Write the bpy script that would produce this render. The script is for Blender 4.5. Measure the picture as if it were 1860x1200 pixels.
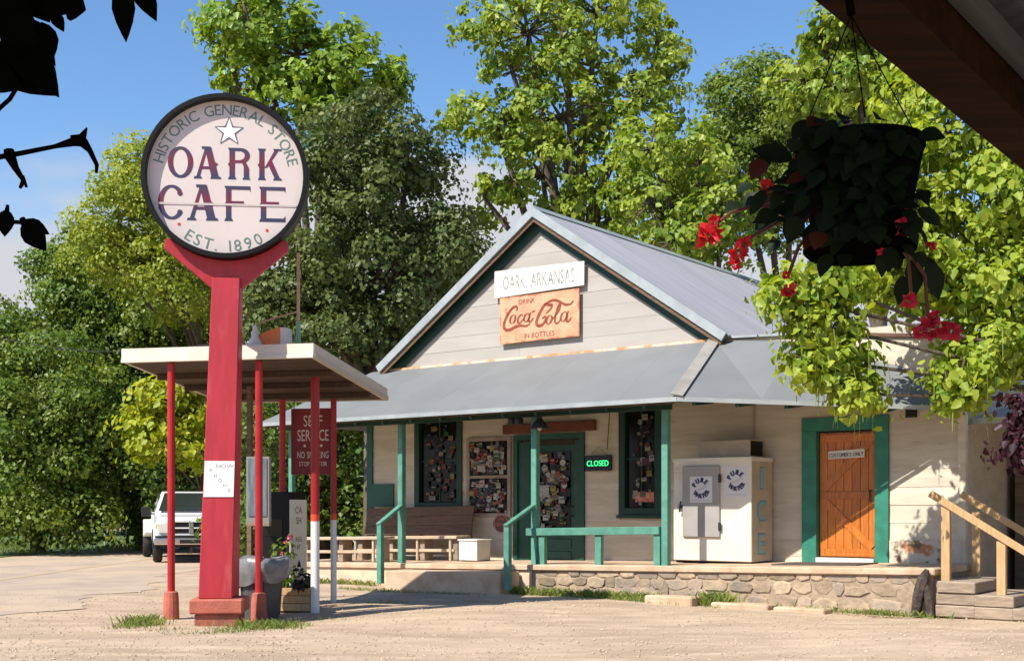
import bpy, bmesh, math, random
import numpy as np
from mathutils import Vector, Matrix

for o in list(bpy.data.objects): bpy.data.objects.remove(o, do_unlink=True)
SC = bpy.context.scene
COL = SC.collection
R = math.radians

# ---------------------------------------------------------------- camera, sky, sun, exposure
EYE, FPX, HPX, CPX = 1.53, 2200.0, 920.0, 930.0
cam = bpy.data.cameras.new('camera'); camo = bpy.data.objects.new('camera', cam); COL.objects.link(camo)
camo.location = (0, 0, EYE); camo.rotation_euler = (R(90), 0, 0)
cam.sensor_width = 36; cam.lens = FPX/1860*36; cam.shift_y = (HPX-600)/1860
cam.clip_start = .05; cam.clip_end = 3000
SC.camera = camo

SUN = Vector((-.76, -.65, 1.08)).normalized()
SUN_EL = math.asin(SUN.z)
w = bpy.data.worlds.new('World'); SC.world = w; w.use_nodes = True
nt = w.node_tree; nt.nodes.clear()
out = nt.nodes.new('ShaderNodeOutputWorld'); bg = nt.nodes.new('ShaderNodeBackground')
sky = nt.nodes.new('ShaderNodeTexSky'); sky.sky_type = 'NISHITA'; sky.sun_disc = False
sky.sun_elevation = SUN_EL; sky.sun_rotation = math.atan2(SUN.x, SUN.y)
sky.air_density = 1.0; sky.dust_density = .25; sky.ozone_density = 3.2
bg.inputs['Strength'].default_value = .095
# thin cumulus low over the horizon, all the way round
tc = nt.nodes.new('ShaderNodeTexCoord'); mp = nt.nodes.new('ShaderNodeMapping')
mp.inputs['Scale'].default_value = (1, 1, 2.0); mp.inputs['Location'].default_value = (1.98, .41, -.02)
nz = nt.nodes.new('ShaderNodeTexNoise'); nz.inputs['Scale'].default_value = 2.6; nz.inputs['Detail'].default_value = 5; nz.inputs['Roughness'].default_value = .48
sp = nt.nodes.new('ShaderNodeSeparateXYZ')
el = nt.nodes.new('ShaderNodeMapRange'); el.inputs[1].default_value = .10; el.inputs[2].default_value = .32; el.inputs[3].default_value = .30; el.inputs[4].default_value = -.20
ad = nt.nodes.new('ShaderNodeMath'); ad.operation = 'ADD'
rp = nt.nodes.new('ShaderNodeMapRange'); rp.interpolation_type = 'SMOOTHSTEP'; rp.inputs[1].default_value = .47; rp.inputs[2].default_value = .60
mx = nt.nodes.new('ShaderNodeMix'); mx.data_type = 'RGBA'; mx.inputs[7].default_value = (4.6, 4.75, 5.1, 1)
Lk = nt.links.new
Lk(tc.outputs['Generated'], mp.inputs['Vector']); Lk(mp.outputs[0], nz.inputs['Vector'])
Lk(tc.outputs['Generated'], sp.inputs[0]); Lk(sp.outputs['Z'], el.inputs[0])
Lk(nz.outputs[0], ad.inputs[0]); Lk(el.outputs[0], ad.inputs[1]); Lk(ad.outputs[0], rp.inputs[0])
Lk(rp.outputs[0], mx.inputs[0]); hs = nt.nodes.new('ShaderNodeHueSaturation'); hs.inputs['Saturation'].default_value = 1.13; hs.inputs['Value'].default_value = 1.36
Lk(sky.outputs[0], hs.inputs['Color']); Lk(hs.outputs[0], mx.inputs[6]); Lk(mx.outputs[2], bg.inputs[0]); Lk(bg.outputs[0], out.inputs[0])

sl = bpy.data.lights.new('sun', 'SUN'); sl.energy = 5.0; sl.angle = R(.5); sl.color = (1, .945, .85)
so = bpy.data.objects.new('sun', sl); COL.objects.link(so); so.location = (-20, -20, 30)
so.rotation_euler = SUN.to_track_quat('Z', 'Y').to_euler()
SC.view_settings.view_transform = 'Standard'; SC.view_settings.look = 'None'
SC.view_settings.gamma = 1; SC.view_settings.exposure = .60; SC.view_settings.use_curve_mapping = False
SC.render.engine = 'CYCLES'
SC.cycles.max_bounces = 6; SC.cycles.transparent_max_bounces = 6

# ---------------------------------------------------------------- helpers
def P(px, py, Y):
    """the place seen at a point of the photograph, at a chosen distance"""
    return Vector(((px-CPX)/FPX*Y, Y, EYE-(py-HPX)/FPX*Y))
def G(px, py):
    Y = EYE*FPX/(py-HPX); return Vector(((px-CPX)/FPX*Y, Y, 0))

def tag(o, label=None, cat=None, group=None, kind=None):
    if label: o['label'] = label
    if cat: o['category'] = cat
    if group: o['group'] = group
    if kind: o['kind'] = kind
    return o
def empty(name, loc=(0, 0, 0), rz=0, **k):
    o = bpy.data.objects.new(name, None); COL.objects.link(o); o.empty_display_size = .2
    o.location = loc; o.rotation_euler = (0, 0, rz); return tag(o, **k)
def copy_tree(o, parent=None):
    c = o.copy(); COL.objects.link(c); c.parent = parent
    for ch in o.children: copy_tree(ch, c)
    return c

class MB:
    def __init__(s): s.v = []; s.f = []
    def add(s, vs, fs):
        b = len(s.v); s.v += [tuple(v) for v in vs]; s.f += [tuple(b+i for i in f) for f in fs]; return s
    def box(s, x0, x1, y0, y1, z0, z1):
        return s.add([(x0,y0,z0),(x1,y0,z0),(x1,y1,z0),(x0,y1,z0),(x0,y0,z1),(x1,y0,z1),(x1,y1,z1),(x0,y1,z1)],
                     [(0,3,2,1),(4,5,6,7),(0,1,5,4),(1,2,6,5),(2,3,7,6),(3,0,4,7)])
    def hexa(s, p): return s.add(p, [(0,3,2,1),(4,5,6,7),(0,1,5,4),(1,2,6,5),(2,3,7,6),(3,0,4,7)])
    def bar(s, a, b, wx, wy, up=(0, 0, 1)):
        a = Vector(a); b = Vector(b); d = (b-a).normalized(); x = d.cross(Vector(up))
        if x.length < 1e-4: x = d.cross(Vector((0, 1, 0)))
        x.normalize(); y = x.cross(d); x *= wx/2; y *= wy/2
        return s.hexa([a-x-y, a+x-y, a+x+y, a-x+y, b-x-y, b+x-y, b+x+y, b-x+y])
    def prism(s, poly, d, axis='y', o=0):
        """poly in a plane, pushed along axis from o to o+d; axis y: (x,z)"""
        n = len(poly); m = {'y': lambda p, t: (p[0], t, p[1]), 'z': lambda p, t: (p[0], p[1], t), 'x': lambda p, t: (t, p[0], p[1])}[axis]
        return s.add([m(p, o) for p in poly]+[m(p, o+d) for p in poly],
                     [tuple(range(n)), tuple(range(2*n-1, n-1, -1))]+[(i, n+i, n+(i+1) % n, (i+1) % n) for i in range(n)])
    def tube(s, pts, rad, n=8, cap=True):
        pts = [Vector(p) for p in pts]; rad = rad if hasattr(rad, '__len__') else [rad]*len(pts)
        b = len(s.v); up = Vector((0, 0, 1))
        px = None
        for i, p in enumerate(pts):
            d = (pts[min(i+1, len(pts)-1)]-pts[max(i-1, 0)]).normalized()
            x = d.cross(up) if px is None else px-d*px.dot(d)
            if x.length < 1e-3: x = d.cross(Vector((0, 1, 0)))
            x.normalize(); px = x; y = d.cross(x)
            for k in range(n):
                a = 2*math.pi*k/n; s.v.append(tuple(p+(x*math.cos(a)+y*math.sin(a))*rad[i]))
        for i in range(len(pts)-1):
            for k in range(n):
                k2 = (k+1) % n; s.f.append((b+i*n+k, b+i*n+k2, b+(i+1)*n+k2, b+(i+1)*n+k))
        if cap: s.f.append(tuple(b+k for k in range(n-1, -1, -1))); s.f.append(tuple(b+(len(pts)-1)*n+k for k in range(n)))
        return s
    def lathe(s, prof, n=20, c=(0, 0, 0), sx=1, sy=1):
        b = len(s.v)
        for r, z in prof:
            for k in range(n):
                a = 2*math.pi*k/n; s.v.append((c[0]+r*math.cos(a)*sx, c[1]+r*math.sin(a)*sy, c[2]+z))
        for i in range(len(prof)-1):
            for k in range(n):
                k2 = (k+1) % n; s.f.append((b+i*n+k, b+i*n+k2, b+(i+1)*n+k2, b+(i+1)*n+k))
        s.f.append(tuple(b+k for k in range(n-1, -1, -1))); s.f.append(tuple(b+(len(prof)-1)*n+k for k in range(n)))
        return s
    def disc(s, cx, cz, rx, rz, y0, d, n=48):
        return s.prism([(cx+rx*math.cos(2*math.pi*i/n), cz+rz*math.sin(2*math.pi*i/n)) for i in range(n)], d, 'y', y0)
    def ring(s, cx, cz, r0, r1, y0, y1, n=64, x=1.0):
        b = len(s.v)
        for i in range(n):
            a = 2*math.pi*i/n; c_, s_ = math.cos(a)*x, math.sin(a)
            for r, y in ((r0, y0), (r1, y0), (r1, y1), (r0, y1)): s.v.append((cx+r*c_, y, cz+r*s_))
        for i in range(n):
            j = (i+1) % n
            for k in range(4): s.f.append((b+i*4+k, b+j*4+k, b+j*4+(k+1) % 4, b+i*4+(k+1) % 4))
        return s
    def stroke(s, pts, wid, y0, d, close=False):
        """a flat pen stroke in the x,z plane"""
        n = len(pts); wid = wid if hasattr(wid, '__len__') else [wid]*n
        q = []
        for i, p in enumerate(pts):
            a = pts[(i-1) % n] if close else pts[max(i-1, 0)]; c = pts[(i+1) % n] if close else pts[min(i+1, n-1)]
            dx, dz = c[0]-a[0], c[1]-a[1]; l = math.hypot(dx, dz) or 1
            q.append((-dz/l*wid[i]/2, dx/l*wid[i]/2))
        m = n if close else n-1
        for i in range(m):
            j = (i+1) % n
            a, b_, na, nb = pts[i], pts[j], q[i], q[j]
            s.prism([(a[0]-na[0], a[1]-na[1]), (b_[0]-nb[0], b_[1]-nb[1]), (b_[0]+nb[0], b_[1]+nb[1]), (a[0]+na[0], a[1]+na[1])], d, 'y', y0)
        return s
    def mesh(s, name, bevel=0, smooth=False, seg=1):
        me = bpy.data.meshes.new(name); me.from_pydata(s.v, [], s.f)
        bm = bmesh.new(); bm.from_mesh(me)
        bmesh.ops.recalc_face_normals(bm, faces=bm.faces)
        if bevel: bmesh.ops.bevel(bm, geom=list(bm.edges), offset=bevel, segments=seg, affect='EDGES', profile=.6, clamp_overlap=True)
        bm.to_mesh(me); bm.free()
        if smooth: me.shade_smooth()
        return me
    def build(s, name, m, parent=None, bevel=0, smooth=False, loc=None, seg=1, **k):
        me = s.mesh(name, bevel, smooth, seg); return mk(name, me, m, parent, loc, **k)

def mk(name, me, m, parent=None, loc=None, **k):
    o = bpy.data.objects.new(name, me); COL.objects.link(o)
    if m is not None and not me.materials: me.materials.append(m)
    o.parent = parent
    if loc: o.location = loc
    return tag(o, **k)

_g = {}
def glyph(ch):
    if ch not in _g:
        c = bpy.data.curves.new('glyph', 'FONT'); c.body = ch; c.resolution_u = 3; c.size = 1
        o = bpy.data.objects.new('glyph', c)
        me = o.to_mesh(); v = [tuple(p.co) for p in me.vertices]; f = [tuple(p.vertices) for p in me.polygons]; o.to_mesh_clear()
        bpy.data.objects.remove(o); bpy.data.curves.remove(c)
        if v: x0 = min(p[0] for p in v); x1 = max(p[0] for p in v)
        else: x0, x1 = 0, .28
        _g[ch] = ([(p[0]-x0, p[1]) for p in v], f, x1-x0)
    return _g[ch]
def line_text(mb, s, cx, cz, h, y, sx=1, gap=.11, slope=0, thick=0):
    """text centred on (cx, cz) in the x,z plane at depth y, cap height h"""
    k = h/.7; w_ = sum(glyph(c)[2]+gap for c in s)-gap; x = -w_/2
    for c in s:
        v, f, gw = glyph(c)
        for t in ((0, 0), (thick, 0), (-thick, 0)) if thick else ((0, 0),):
            mb.add([(cx+(x+p[0])*k*sx+t[0], y-abs(t[0])*.02, cz+(p[1]-.35)*k+slope*(x+p[0])*k*sx) for p in v], f)
        x += gw+gap
    return mb
def arc_text(mb, s, r, a0, a1, h, y, cx=0, cz=0, sx=1, inward=False, bold=0):
    """letters spread from angle a0 to a1 (degrees) on a circle of radius r"""
    k = h/.7; n = len(s); ws = [glyph(c)[2]+.14 for c in s]; tot = sum(ws); acc = 0
    for c, w_ in zip(s, ws):
        a = R(a0+(a1-a0)*(acc+w_/2)/tot); acc += w_
        v, f, gw = glyph(c)
        rad = (math.cos(a), math.sin(a)); tan = (math.sin(a), -math.cos(a))
        if inward: rad = (-rad[0], -rad[1]); tan = (-tan[0], -tan[1])
        for bo in ((-bold, bold, 0) if bold else (0,)):
            mb.add([(cx+math.cos(a)*r+tan[0]*((p[0]-gw/2)*k*sx+bo)+rad[0]*((p[1]-.35)*k+abs(bo)*.5), y-abs(bo)*.01,
                 cz+math.sin(a)*r+tan[1]*((p[0]-gw/2)*k*sx+bo)+rad[1]*((p[1]-.35)*k+abs(bo)*.5)) for p in v], f)
    return mb

# ---------------------------------------------------------------- materials
def mat(name, col, col2=None, scale=4, rough=.7, bump=0, bscale=40, metal=0, rand=0, stretch=(1, 1, 1), lo=.35, hi=.65, col3=None, s3=1.2, lo3=.6, hi3=.7, spec=.4, emit=0, coat=0, geo=False, detail=6):
    m = bpy.data.materials.new(name); m.use_nodes = True; t = m.node_tree; b = t.nodes['Principled BSDF']; L = t.links.new
    b.inputs['Roughness'].default_value = rough; b.inputs['Metallic'].default_value = metal; b.inputs['Specular IOR Level'].default_value = spec
    b.inputs['Coat Weight'].default_value = coat
    c4 = lambda c: (*c, 1)
    tc = t.nodes.new('ShaderNodeTexCoord'); mp = t.nodes.new('ShaderNodeMapping'); mp.inputs['Scale'].default_value = stretch
    if geo:
        gn = t.nodes.new('ShaderNodeNewGeometry'); L(gn.outputs['Position'], mp.inputs['Vector'])
    elif rand:
        oi = t.nodes.new('ShaderNodeObjectInfo'); va = t.nodes.new('ShaderNodeVectorMath'); va.operation = 'MULTIPLY_ADD'
        L(oi.outputs['Random'], va.inputs[0]); va.inputs[1].default_value = (37, 61, 23); L(tc.outputs['Object'], va.inputs[2]); L(va.outputs[0], mp.inputs['Vector'])
    else: L(tc.outputs['Object'], mp.inputs['Vector'])
    src = None
    def noise(s_, d=detail):
        n = t.nodes.new('ShaderNodeTexNoise'); n.inputs['Scale'].default_value = s_; n.inputs['Detail'].default_value = d; n.inputs['Roughness'].default_value = .6
        L(mp.outputs[0], n.inputs['Vector']); return n.outputs[0]
    def mixc(fac, a, b_):
        x = t.nodes.new('ShaderNodeMix'); x.data_type = 'RGBA'; L(fac, x.inputs[0])
        if isinstance(a, tuple): x.inputs[6].default_value = c4(a)
        else: L(a, x.inputs[6])
        x.inputs[7].default_value = c4(b_); return x.outputs[2]
    def rng(v, a, b_):
        r = t.nodes.new('ShaderNodeMapRange'); r.interpolation_type = 'SMOOTHSTEP'; L(v, r.inputs[0]); r.inputs[1].default_value = a; r.inputs[2].default_value = b_; return r.outputs[0]
    cur = col
    if col2 is not None: cur = mixc(rng(noise(scale), lo, hi), cur, col2)
    if col3 is not None: cur = mixc(rng(noise(s3), lo3, hi3), cur, col3)
    if rand:
        hs = t.nodes.new('ShaderNodeHueSaturation'); mr = t.nodes.new('ShaderNodeMapRange'); L(oi.outputs['Random'], mr.inputs[0])
        mr.inputs[3].default_value = 1-rand; mr.inputs[4].default_value = 1+rand; L(mr.outputs[0], hs.inputs['Value'])
        if isinstance(cur, tuple): hs.inputs['Color'].default_value = c4(cur)
        else: L(cur, hs.inputs['Color'])
        cur = hs.outputs[0]
    if isinstance(cur, tuple): b.inputs['Base Color'].default_value = c4(cur)
    else: L(cur, b.inputs['Base Color'])
    if bump:
        bn = t.nodes.new('ShaderNodeBump'); bn.inputs['Strength'].default_value = bump; bn.inputs['Distance'].default_value = .02
        L(noise(bscale, 4), bn.inputs['Height']); L(bn.outputs[0], b.inputs['Normal'])
    if emit:
        b.inputs['Emission Color'].default_value = c4(col); b.inputs['Emission Strength'].default_value = emit
    return m

def leafmat(name, a, b_, trans=.35, rough=.45, gloss=.35):
    """leaf colour varies from leaf to leaf and from spray to spray (attribute var)"""
    m = bpy.data.materials.new(name); m.use_nodes = True; t = m.node_tree; L = t.links.new
    b = t.nodes['Principled BSDF']; o = t.nodes['Material Output']
    at = t.nodes.new('ShaderNodeAttribute'); at.attribute_name = 'var'
    x = t.nodes.new('ShaderNodeMix'); x.data_type = 'RGBA'; x.inputs[6].default_value = (*a, 1); x.inputs[7].default_value = (*b_, 1)
    L(at.outputs['Fac'], x.inputs[0]); L(x.outputs[2], b.inputs['Base Color'])
    b.inputs['Roughness'].default_value = rough; b.inputs['Specular IOR Level'].default_value = gloss
    tr = t.nodes.new('ShaderNodeBsdfTranslucent'); hs = t.nodes.new('ShaderNodeHueSaturation'); hs.inputs['Hue'].default_value = .485; hs.inputs['Saturation'].default_value = 1.1; hs.inputs['Value'].default_value = 1.5
    L(x.outputs[2], hs.inputs['Color']); L(hs.outputs[0], tr.inputs['Color'])
    ms = t.nodes.new('ShaderNodeMixShader'); ms.inputs[0].default_value = trans
    L(b.outputs[0], ms.inputs[1]); L(tr.outputs[0], ms.inputs[2]); L(ms.outputs[0], o.inputs['Surface'])
    return m

M = {}
M['siding'] = mat('white_siding', (.58, .52, .415), (.49, .43, .33), scale=2.2, rough=.75, bump=.25, bscale=25, rand=.06, stretch=(.5, 1, 3), col3=(.33, .25, .17), s3=1.7, lo3=.58, hi3=.82)
M['gable'] = mat('gable_paint', (.385, .355, .32), (.35, .32, .285), scale=1.6, rough=.7, bump=.15, bscale=20, rand=.04, stretch=(.4, 1, 2))
M['white'] = mat('white_paint', (.68, .65, .59), (.58, .55, .48), scale=3, rough=.6, bump=.1)
M['green'] = mat('green_paint', (.030, .20, .135), (.022, .15, .10), scale=5, rough=.5, bump=.1, rand=.08)
M['teal'] = mat('teal_post_paint', (.10, .27, .20), (.07, .21, .155), scale=6, rough=.55, bump=.15, rand=.08, col3=(.20, .30, .24), s3=5, lo3=.62, hi3=.75)
M['dkgreen'] = mat('dark_green_paint', (.018, .10, .068), (.012, .075, .05), scale=4, rough=.45)
M['metalroof'] = mat('grey_metal_roof', (.39, .385, .40), (.34, .335, .35), scale=1.2, rough=.42, metal=.25, rand=.07, col3=(.25, .21, .18), s3=2.4, lo3=.6, hi3=.85, stretch=(.35, 2, 1))
M['porchroof'] = mat('painted_porch_roof', (.185, .192, .192), (.168, .175, .176), scale=1.1, rough=.55, metal=.05, rand=.012, bump=.05, bscale=6, col3=(.17, .165, .155), s3=3, lo3=.62, hi3=.85)
M['galv'] = mat('galvanised_edge', (.40, .43, .43), (.33, .36, .365), scale=3, rough=.4, metal=.3)
M['redwood'] = mat('varnished_door', (.54, .17, .024), (.40, .11, .015), scale=4, rough=.38, stretch=(9, 9, .7), rand=.12, bump=.2, bscale=12, coat=.15)
M['brownwood'] = mat('brown_wood', (.17, .10, .06), (.11, .065, .04), scale=4, rough=.75, stretch=(.8, 8, 8), rand=.15, bump=.3)
M['header'] = mat('rust_brown_header', (.16, .05, .022), (.11, .035, .018), scale=4, rough=.7)
M['newwood'] = mat('new_lumber', (.52, .34, .17), (.42, .26, .12), scale=4, rough=.7, stretch=(8, 8, .8), rand=.1, bump=.2)
M['oldwood'] = mat('weathered_timber', (.36, .28, .20), (.24, .18, .13), scale=5, rough=.85, stretch=(1, 6, 6), rand=.2, bump=.5)
M['concrete'] = mat('pinkish_concrete', (.56, .41, .28), (.44, .31, .20), scale=3, rough=.85, bump=.4, bscale=40, col3=(.30, .22, .15), s3=2, lo3=.6, hi3=.75)
M['stone'] = mat('field_stone', (.40, .30, .20), (.28, .21, .145), scale=5, rough=.85, bump=.9, bscale=14, rand=.38)
M['stone2'] = mat('grey_field_stone', (.26, .21, .165), (.36, .27, .185), scale=5, rough=.85, bump=.9, bscale=14, rand=.3)
M['mortar'] = mat('mortar', (.38, .29, .20), (.28, .21, .15), scale=8, rough=.9, bump=.9, bscale=18)
M['glass'] = mat('dark_window_glass', (.008, .009, .008), rough=.12, spec=.25)
M['black'] = mat('black_paint', (.006, .006, .006), rough=.5, spec=.2)
M['iron'] = mat('dark_metal', (.04, .04, .04), rough=.5, metal=.5)
M['red'] = mat('red_paint', (.40, .026, .036), (.34, .022, .030), scale=3, rough=.42, bump=.06, bscale=12, col3=(.44, .07, .07), s3=2.5, lo3=.55, hi3=.8, stretch=(3, 3, .5))
M['redpost'] = mat('red_post_paint', (.42, .018, .022), (.33, .014, .018), scale=4, rough=.4)
M['maroon'] = mat('maroon_board', (.20, .010, .012), (.15, .008, .010), scale=3, rough=.5)
M['redconc'] = mat('red_washed_concrete', (.45, .13, .085), (.36, .10, .07), scale=6, rough=.85, bump=.4)
M['signface'] = mat('sign_face', (.62, .535, .505), (.59, .51, .48), scale=1.4, rough=.35)
M['lettergreen'] = mat('grey_green_letters', (.12, .185, .16), rough=.5)
M['grey'] = mat('grey_metal_door', (.33, .31, .29), (.30, .28, .26), scale=3, rough=.45)
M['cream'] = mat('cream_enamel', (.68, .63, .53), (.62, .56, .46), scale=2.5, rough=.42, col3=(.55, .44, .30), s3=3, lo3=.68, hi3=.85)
M['creamside'] = mat('shaded_cream_enamel', (.48, .40, .29), (.40, .32, .225), scale=3, rough=.45)  # tanner cream, shade put into the colour
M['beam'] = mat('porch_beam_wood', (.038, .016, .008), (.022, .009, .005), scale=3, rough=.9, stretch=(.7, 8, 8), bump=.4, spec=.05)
M['soffit'] = mat('canopy_soffit_boards', (.065, .037, .021), (.045, .025, .015), scale=4, rough=.8, stretch=(8, .6, 1), rand=.12)
M['trim'] = mat('window_trim_green', (.010, .045, .030), (.007, .032, .022), scale=4, rough=.5)
M['bark'] = mat('bark', (.13, .10, .075), (.075, .055, .04), scale=6, rough=.9, bump=.9, bscale=9, stretch=(3, 3, .7))

# ---------------------------------------------------------------- ground, road
def ground_z(x, y):
    k = min(max((x+7.0)/1.8, 0), 1)*min(max((30-y)/4, 0), 1)
    return -.05*math.exp(-(x+4.2)**2/1.2-(y-17)**2/.8)+k*(.035*math.sin(x*.55+1.3)*math.sin(y*.42)+.02*math.sin(x*1.7)*math.cos(y*1.3+.6))
def make_ground():
    xs = sorted(set([-900, -300, -120, -70]+list(np.linspace(-45, 40, 120))+[70, 120, 300, 900]))
    ys = sorted(set([-200, -40, -10]+list(np.linspace(4, 30, 80))+list(np.linspace(31, 70, 30))+[90, 130, 250, 600, 1400]))
    v = [(x, y, ground_z(x, y) if (abs(x) < 46 and -11 < y < 71) else 0) for y in ys for x in xs]
    n = len(xs); f = [(j*n+i, j*n+i+1, (j+1)*n+i+1, (j+1)*n+i) for j in range(len(ys)-1) for i in range(n-1)]
    me = bpy.data.meshes.new('ground'); me.from_pydata(v, [], f); me.shade_smooth()
    m = mat('packed_gravel', (.475, .355, .24), (.34, .245, .165), scale=.9, rough=.95, bump=.9, bscale=26, geo=True, col3=(.56, .42, .29), s3=2.2, lo3=.45, hi3=.75, detail=12, lo=.3, hi=.7, stretch=(.45, 1.2, 1))
    return mk('ground', me, m, kind='structure')
make_ground()

RX0, RX1 = -15.2, -7.2
road = MB(); n = 280; rr0 = random.Random(2); ja = jb = 0
for i in range(n+1):
    y = 2+i*70/n; cxr = 0 if y < 40 else (y-40)**2*.012
    ja = .75*ja+rr0.uniform(-.16, .16); jb = .75*jb+rr0.uniform(-.28, .28)
    for x in (RX0+.3*math.sin(y*.9)+ja, RX1+.5*math.sin(y*.33+1)+.25*math.sin(y*1.1)+jb): road.v.append((x+cxr, y, .006))
road.f = [(2*i, 2*i+1, 2*i+3, 2*i+2) for i in range(n)]
road = road.build('road', mat('worn_asphalt', (.42, .325, .25), (.35, .27, .205), scale=1.2, rough=.92, bump=.5, bscale=40, geo=True, col3=(.47, .355, .25), s3=.4, lo3=.42, hi3=.6, detail=10), kind='structure')
ln = MB(); n = 40; ymat = mat('faded_yellow_line', (.50, .33, .15), (.42, .32, .24), scale=6, rough=.9, geo=True, lo=.3, hi=.6)
for i in range(n):
    y0 = 2+i*70/n; y1 = y0+70/n; c0 = (0 if y0 < 40 else (y0-40)**2*.012); c1 = (0 if y1 < 40 else (y1-40)**2*.012)
    ln.add([(-10.85+c0, y0, .0105), (-10.6+c0, y0, .0105), (-10.6+c1, y1, .0105), (-10.85+c1, y1, .0105)], [(0, 1, 2, 3)])
ln.build('centre_line', ymat, road)

rs = np.random.RandomState(7)
def pebbles():
    N = 26000
    y = 10.8+rs.rand(N)**1.3*11; k = (rs.rand(N)-.5)*2*.47; x = k*y
    s = .005+.022*rs.rand(N)**6
    oc = np.array([(1, 0, 0), (-1, 0, 0), (0, 1, 0), (0, -1, 0), (0, 0, .7), (0, 0, -.5)])
    V = oc[None]*s[:, None, None]*(.7+.6*rs.rand(N, 6, 1))
    a = rs.rand(N)*6.28; c, si = np.cos(a), np.sin(a)
    X = V[..., 0]*c[:, None]-V[..., 1]*si[:, None]; Y = V[..., 0]*si[:, None]+V[..., 1]*c[:, None]
    gz = np.array([ground_z(a_, b_) for a_, b_ in zip(x, y)])
    V = np.stack([X+x[:, None], Y+y[:, None], V[..., 2]+gz[:, None]+.003], -1)
    F = np.array([(0, 2, 4), (2, 1, 4), (1, 3, 4), (3, 0, 4)])[None]+6*np.arange(N)[:, None, None]
    me = bpy.data.meshes.new('gravel'); me.from_pydata(V.reshape(-1, 3).tolist(), [], F.reshape(-1, 3).tolist())
    mk('gravel', me, mat('loose_gravel', (.46, .34, .24), (.28, .205, .145), scale=30, rough=.9, geo=True, col3=(.52, .40, .29), s3=40, lo3=.55, hi3=.6), label='loose gravel scattered over the pinkish dirt lot', cat='gravel', kind='stuff')
pebbles()

def blades(spots, name, label, m, seed=1):
    """spots: (x, y, z, spread_x, spread_y, count, height, rot)"""
    r = np.random.RandomState(seed); V = []; n0 = 0
    A = []
    for (x, y, z, sx, sy, cnt, h, rot) in spots:
        u = r.randn(cnt)*.45*sx if sx < 1.2 else (r.rand(cnt)-.5)*2*sx
        v_ = r.randn(cnt)*.45*sy
        px = x+u*math.cos(rot)-v_*math.sin(rot); py = y+u*math.sin(rot)+v_*math.cos(rot)
        fall = np.clip(1.25-np.abs(v_)/(sy+1e-6)*.6, .3, 1)
        hh = h*(.35+.9*r.rand(cnt))*fall; a = r.rand(cnt)*6.28; lean = (.2+.7*r.rand(cnt))*hh; wd = .004+.006*r.rand(cnt)
        dx, dy = np.cos(a), np.sin(a)
        b0 = np.stack([px-dy*wd, py+dx*wd, np.full(cnt, z)], -1); b1 = np.stack([px+dy*wd, py-dx*wd, np.full(cnt, z)], -1)
        m0 = np.stack([px+dx*lean*.3, py+dy*lean*.3, z+hh*.6], -1); t = np.stack([px+dx*lean, py+dy*lean, z+hh], -1)
        A.append(np.stack([b0, b1, m0, t], 1)); V.append(np.repeat(r.rand(cnt), 4))
    A = np.concatenate(A); N = len(A)
    F = np.array([(0, 1, 2), (1, 3, 2)])[None]+4*np.arange(N)[:, None, None]
    me = bpy.data.meshes.new(name); me.from_pydata(A.reshape(-1, 3).tolist(), [], F.reshape(-1, 3).tolist())
    at = me.attributes.new('var', 'FLOAT', 'POINT'); at.data.foreach_set('value', np.concatenate(V).astype(np.float32))
    return mk(name, me, m, label=label, cat='grass', kind='stuff')
M['grass'] = leafmat('grass_blades', (.10, .18, .03), (.28, .28, .08), trans=.3)
M['verge'] = mat('verge_turf', (.075, .14, .03), (.12, .15, .04), scale=3, rough=.95, bump=.8, bscale=30, geo=True)

# ---------------------------------------------------------------- the store
TH = math.atan2(-2200, 2883); CT, ST = math.cos(TH), math.sin(TH)
V0 = 19.07; U0 = -18.32
def S2W(x, y, z=0):
    u, v = U0+x, V0+y; return Vector((u*CT-v*ST, u*ST+v*CT, z))
O = S2W(0, 0)
STORE = empty('general_store', O, TH, label='old white clapboard store with grey metal gable roof and full-width front porch', cat='store')
def part(name, m, parent=STORE, **k):
    mb = MB(); return mb
WL = 12.45     # wall length
def floor_z(x): return .40+.021*max(min(x, 13), -2)

OPEN = [(1.24, 2.49, 1.53, 3.46), (3.92, 5.45, .36, 2.86), (6.31, 7.17, 1.36, 3.42), (10.02, 11.28, .4, 2.90)]
def bands(xs0, xs1, z0, z1, opens):
    seg = [(xs0, xs1)]
    for (a, b, c, d) in opens:
        ov = min(z1, d)-max(z0, c)
        if ov > .4*(z1-z0):
            ns = []
            for s0, s1 in seg:
                if b <= s0 or a >= s1: ns.append((s0, s1))
                else:
                    if a > s0: ns.append((s0, a))
                    if b < s1: ns.append((b, s1))
            seg = ns
    return seg
rb = random.Random(5)
# solid wall behind the boards, with the openings left free
core = MB()
xs = sorted(set([0, WL]+[q for o in OPEN for q in o[:2]])); zs = sorted(set([.0, 4.42]+[q for o in OPEN for q in o[2:]]))
for i in range(len(xs)-1):
    for j in range(len(zs)-1):
        xm, zm = (xs[i]+xs[i+1])/2, (zs[j]+zs[j+1])/2
        if not any(o[0] < xm < o[1] and o[2] < zm < o[3] for o in OPEN): core.box(xs[i], xs[i+1], 0, .16, zs[j], zs[j+1])
FW = core.build('front_wall', M['siding'], STORE)
def board(x0, x1, z0, z1, m, y=0, xa=None, xb=None):
    """one lapped board; xa, xb: upper corners when the ends are cut on the slant"""
    xa = x0 if xa is None else xa; xb = x1 if xb is None else xb
    j = rb.uniform(0, .004); pr = .014 if m is M['gable'] else .018
    return MB().hexa([(x0, y-pr-j, z0), (x1, y-pr-j, z0), (x1, y-.001, z0), (x0, y-.001, z0), (xa, y-.012, z1), (xb, y-.012, z1), (xb, y-.001, z1), (xa, y-.001, z1)]).build('board', m, FW)
h = .285; z = .42
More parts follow.
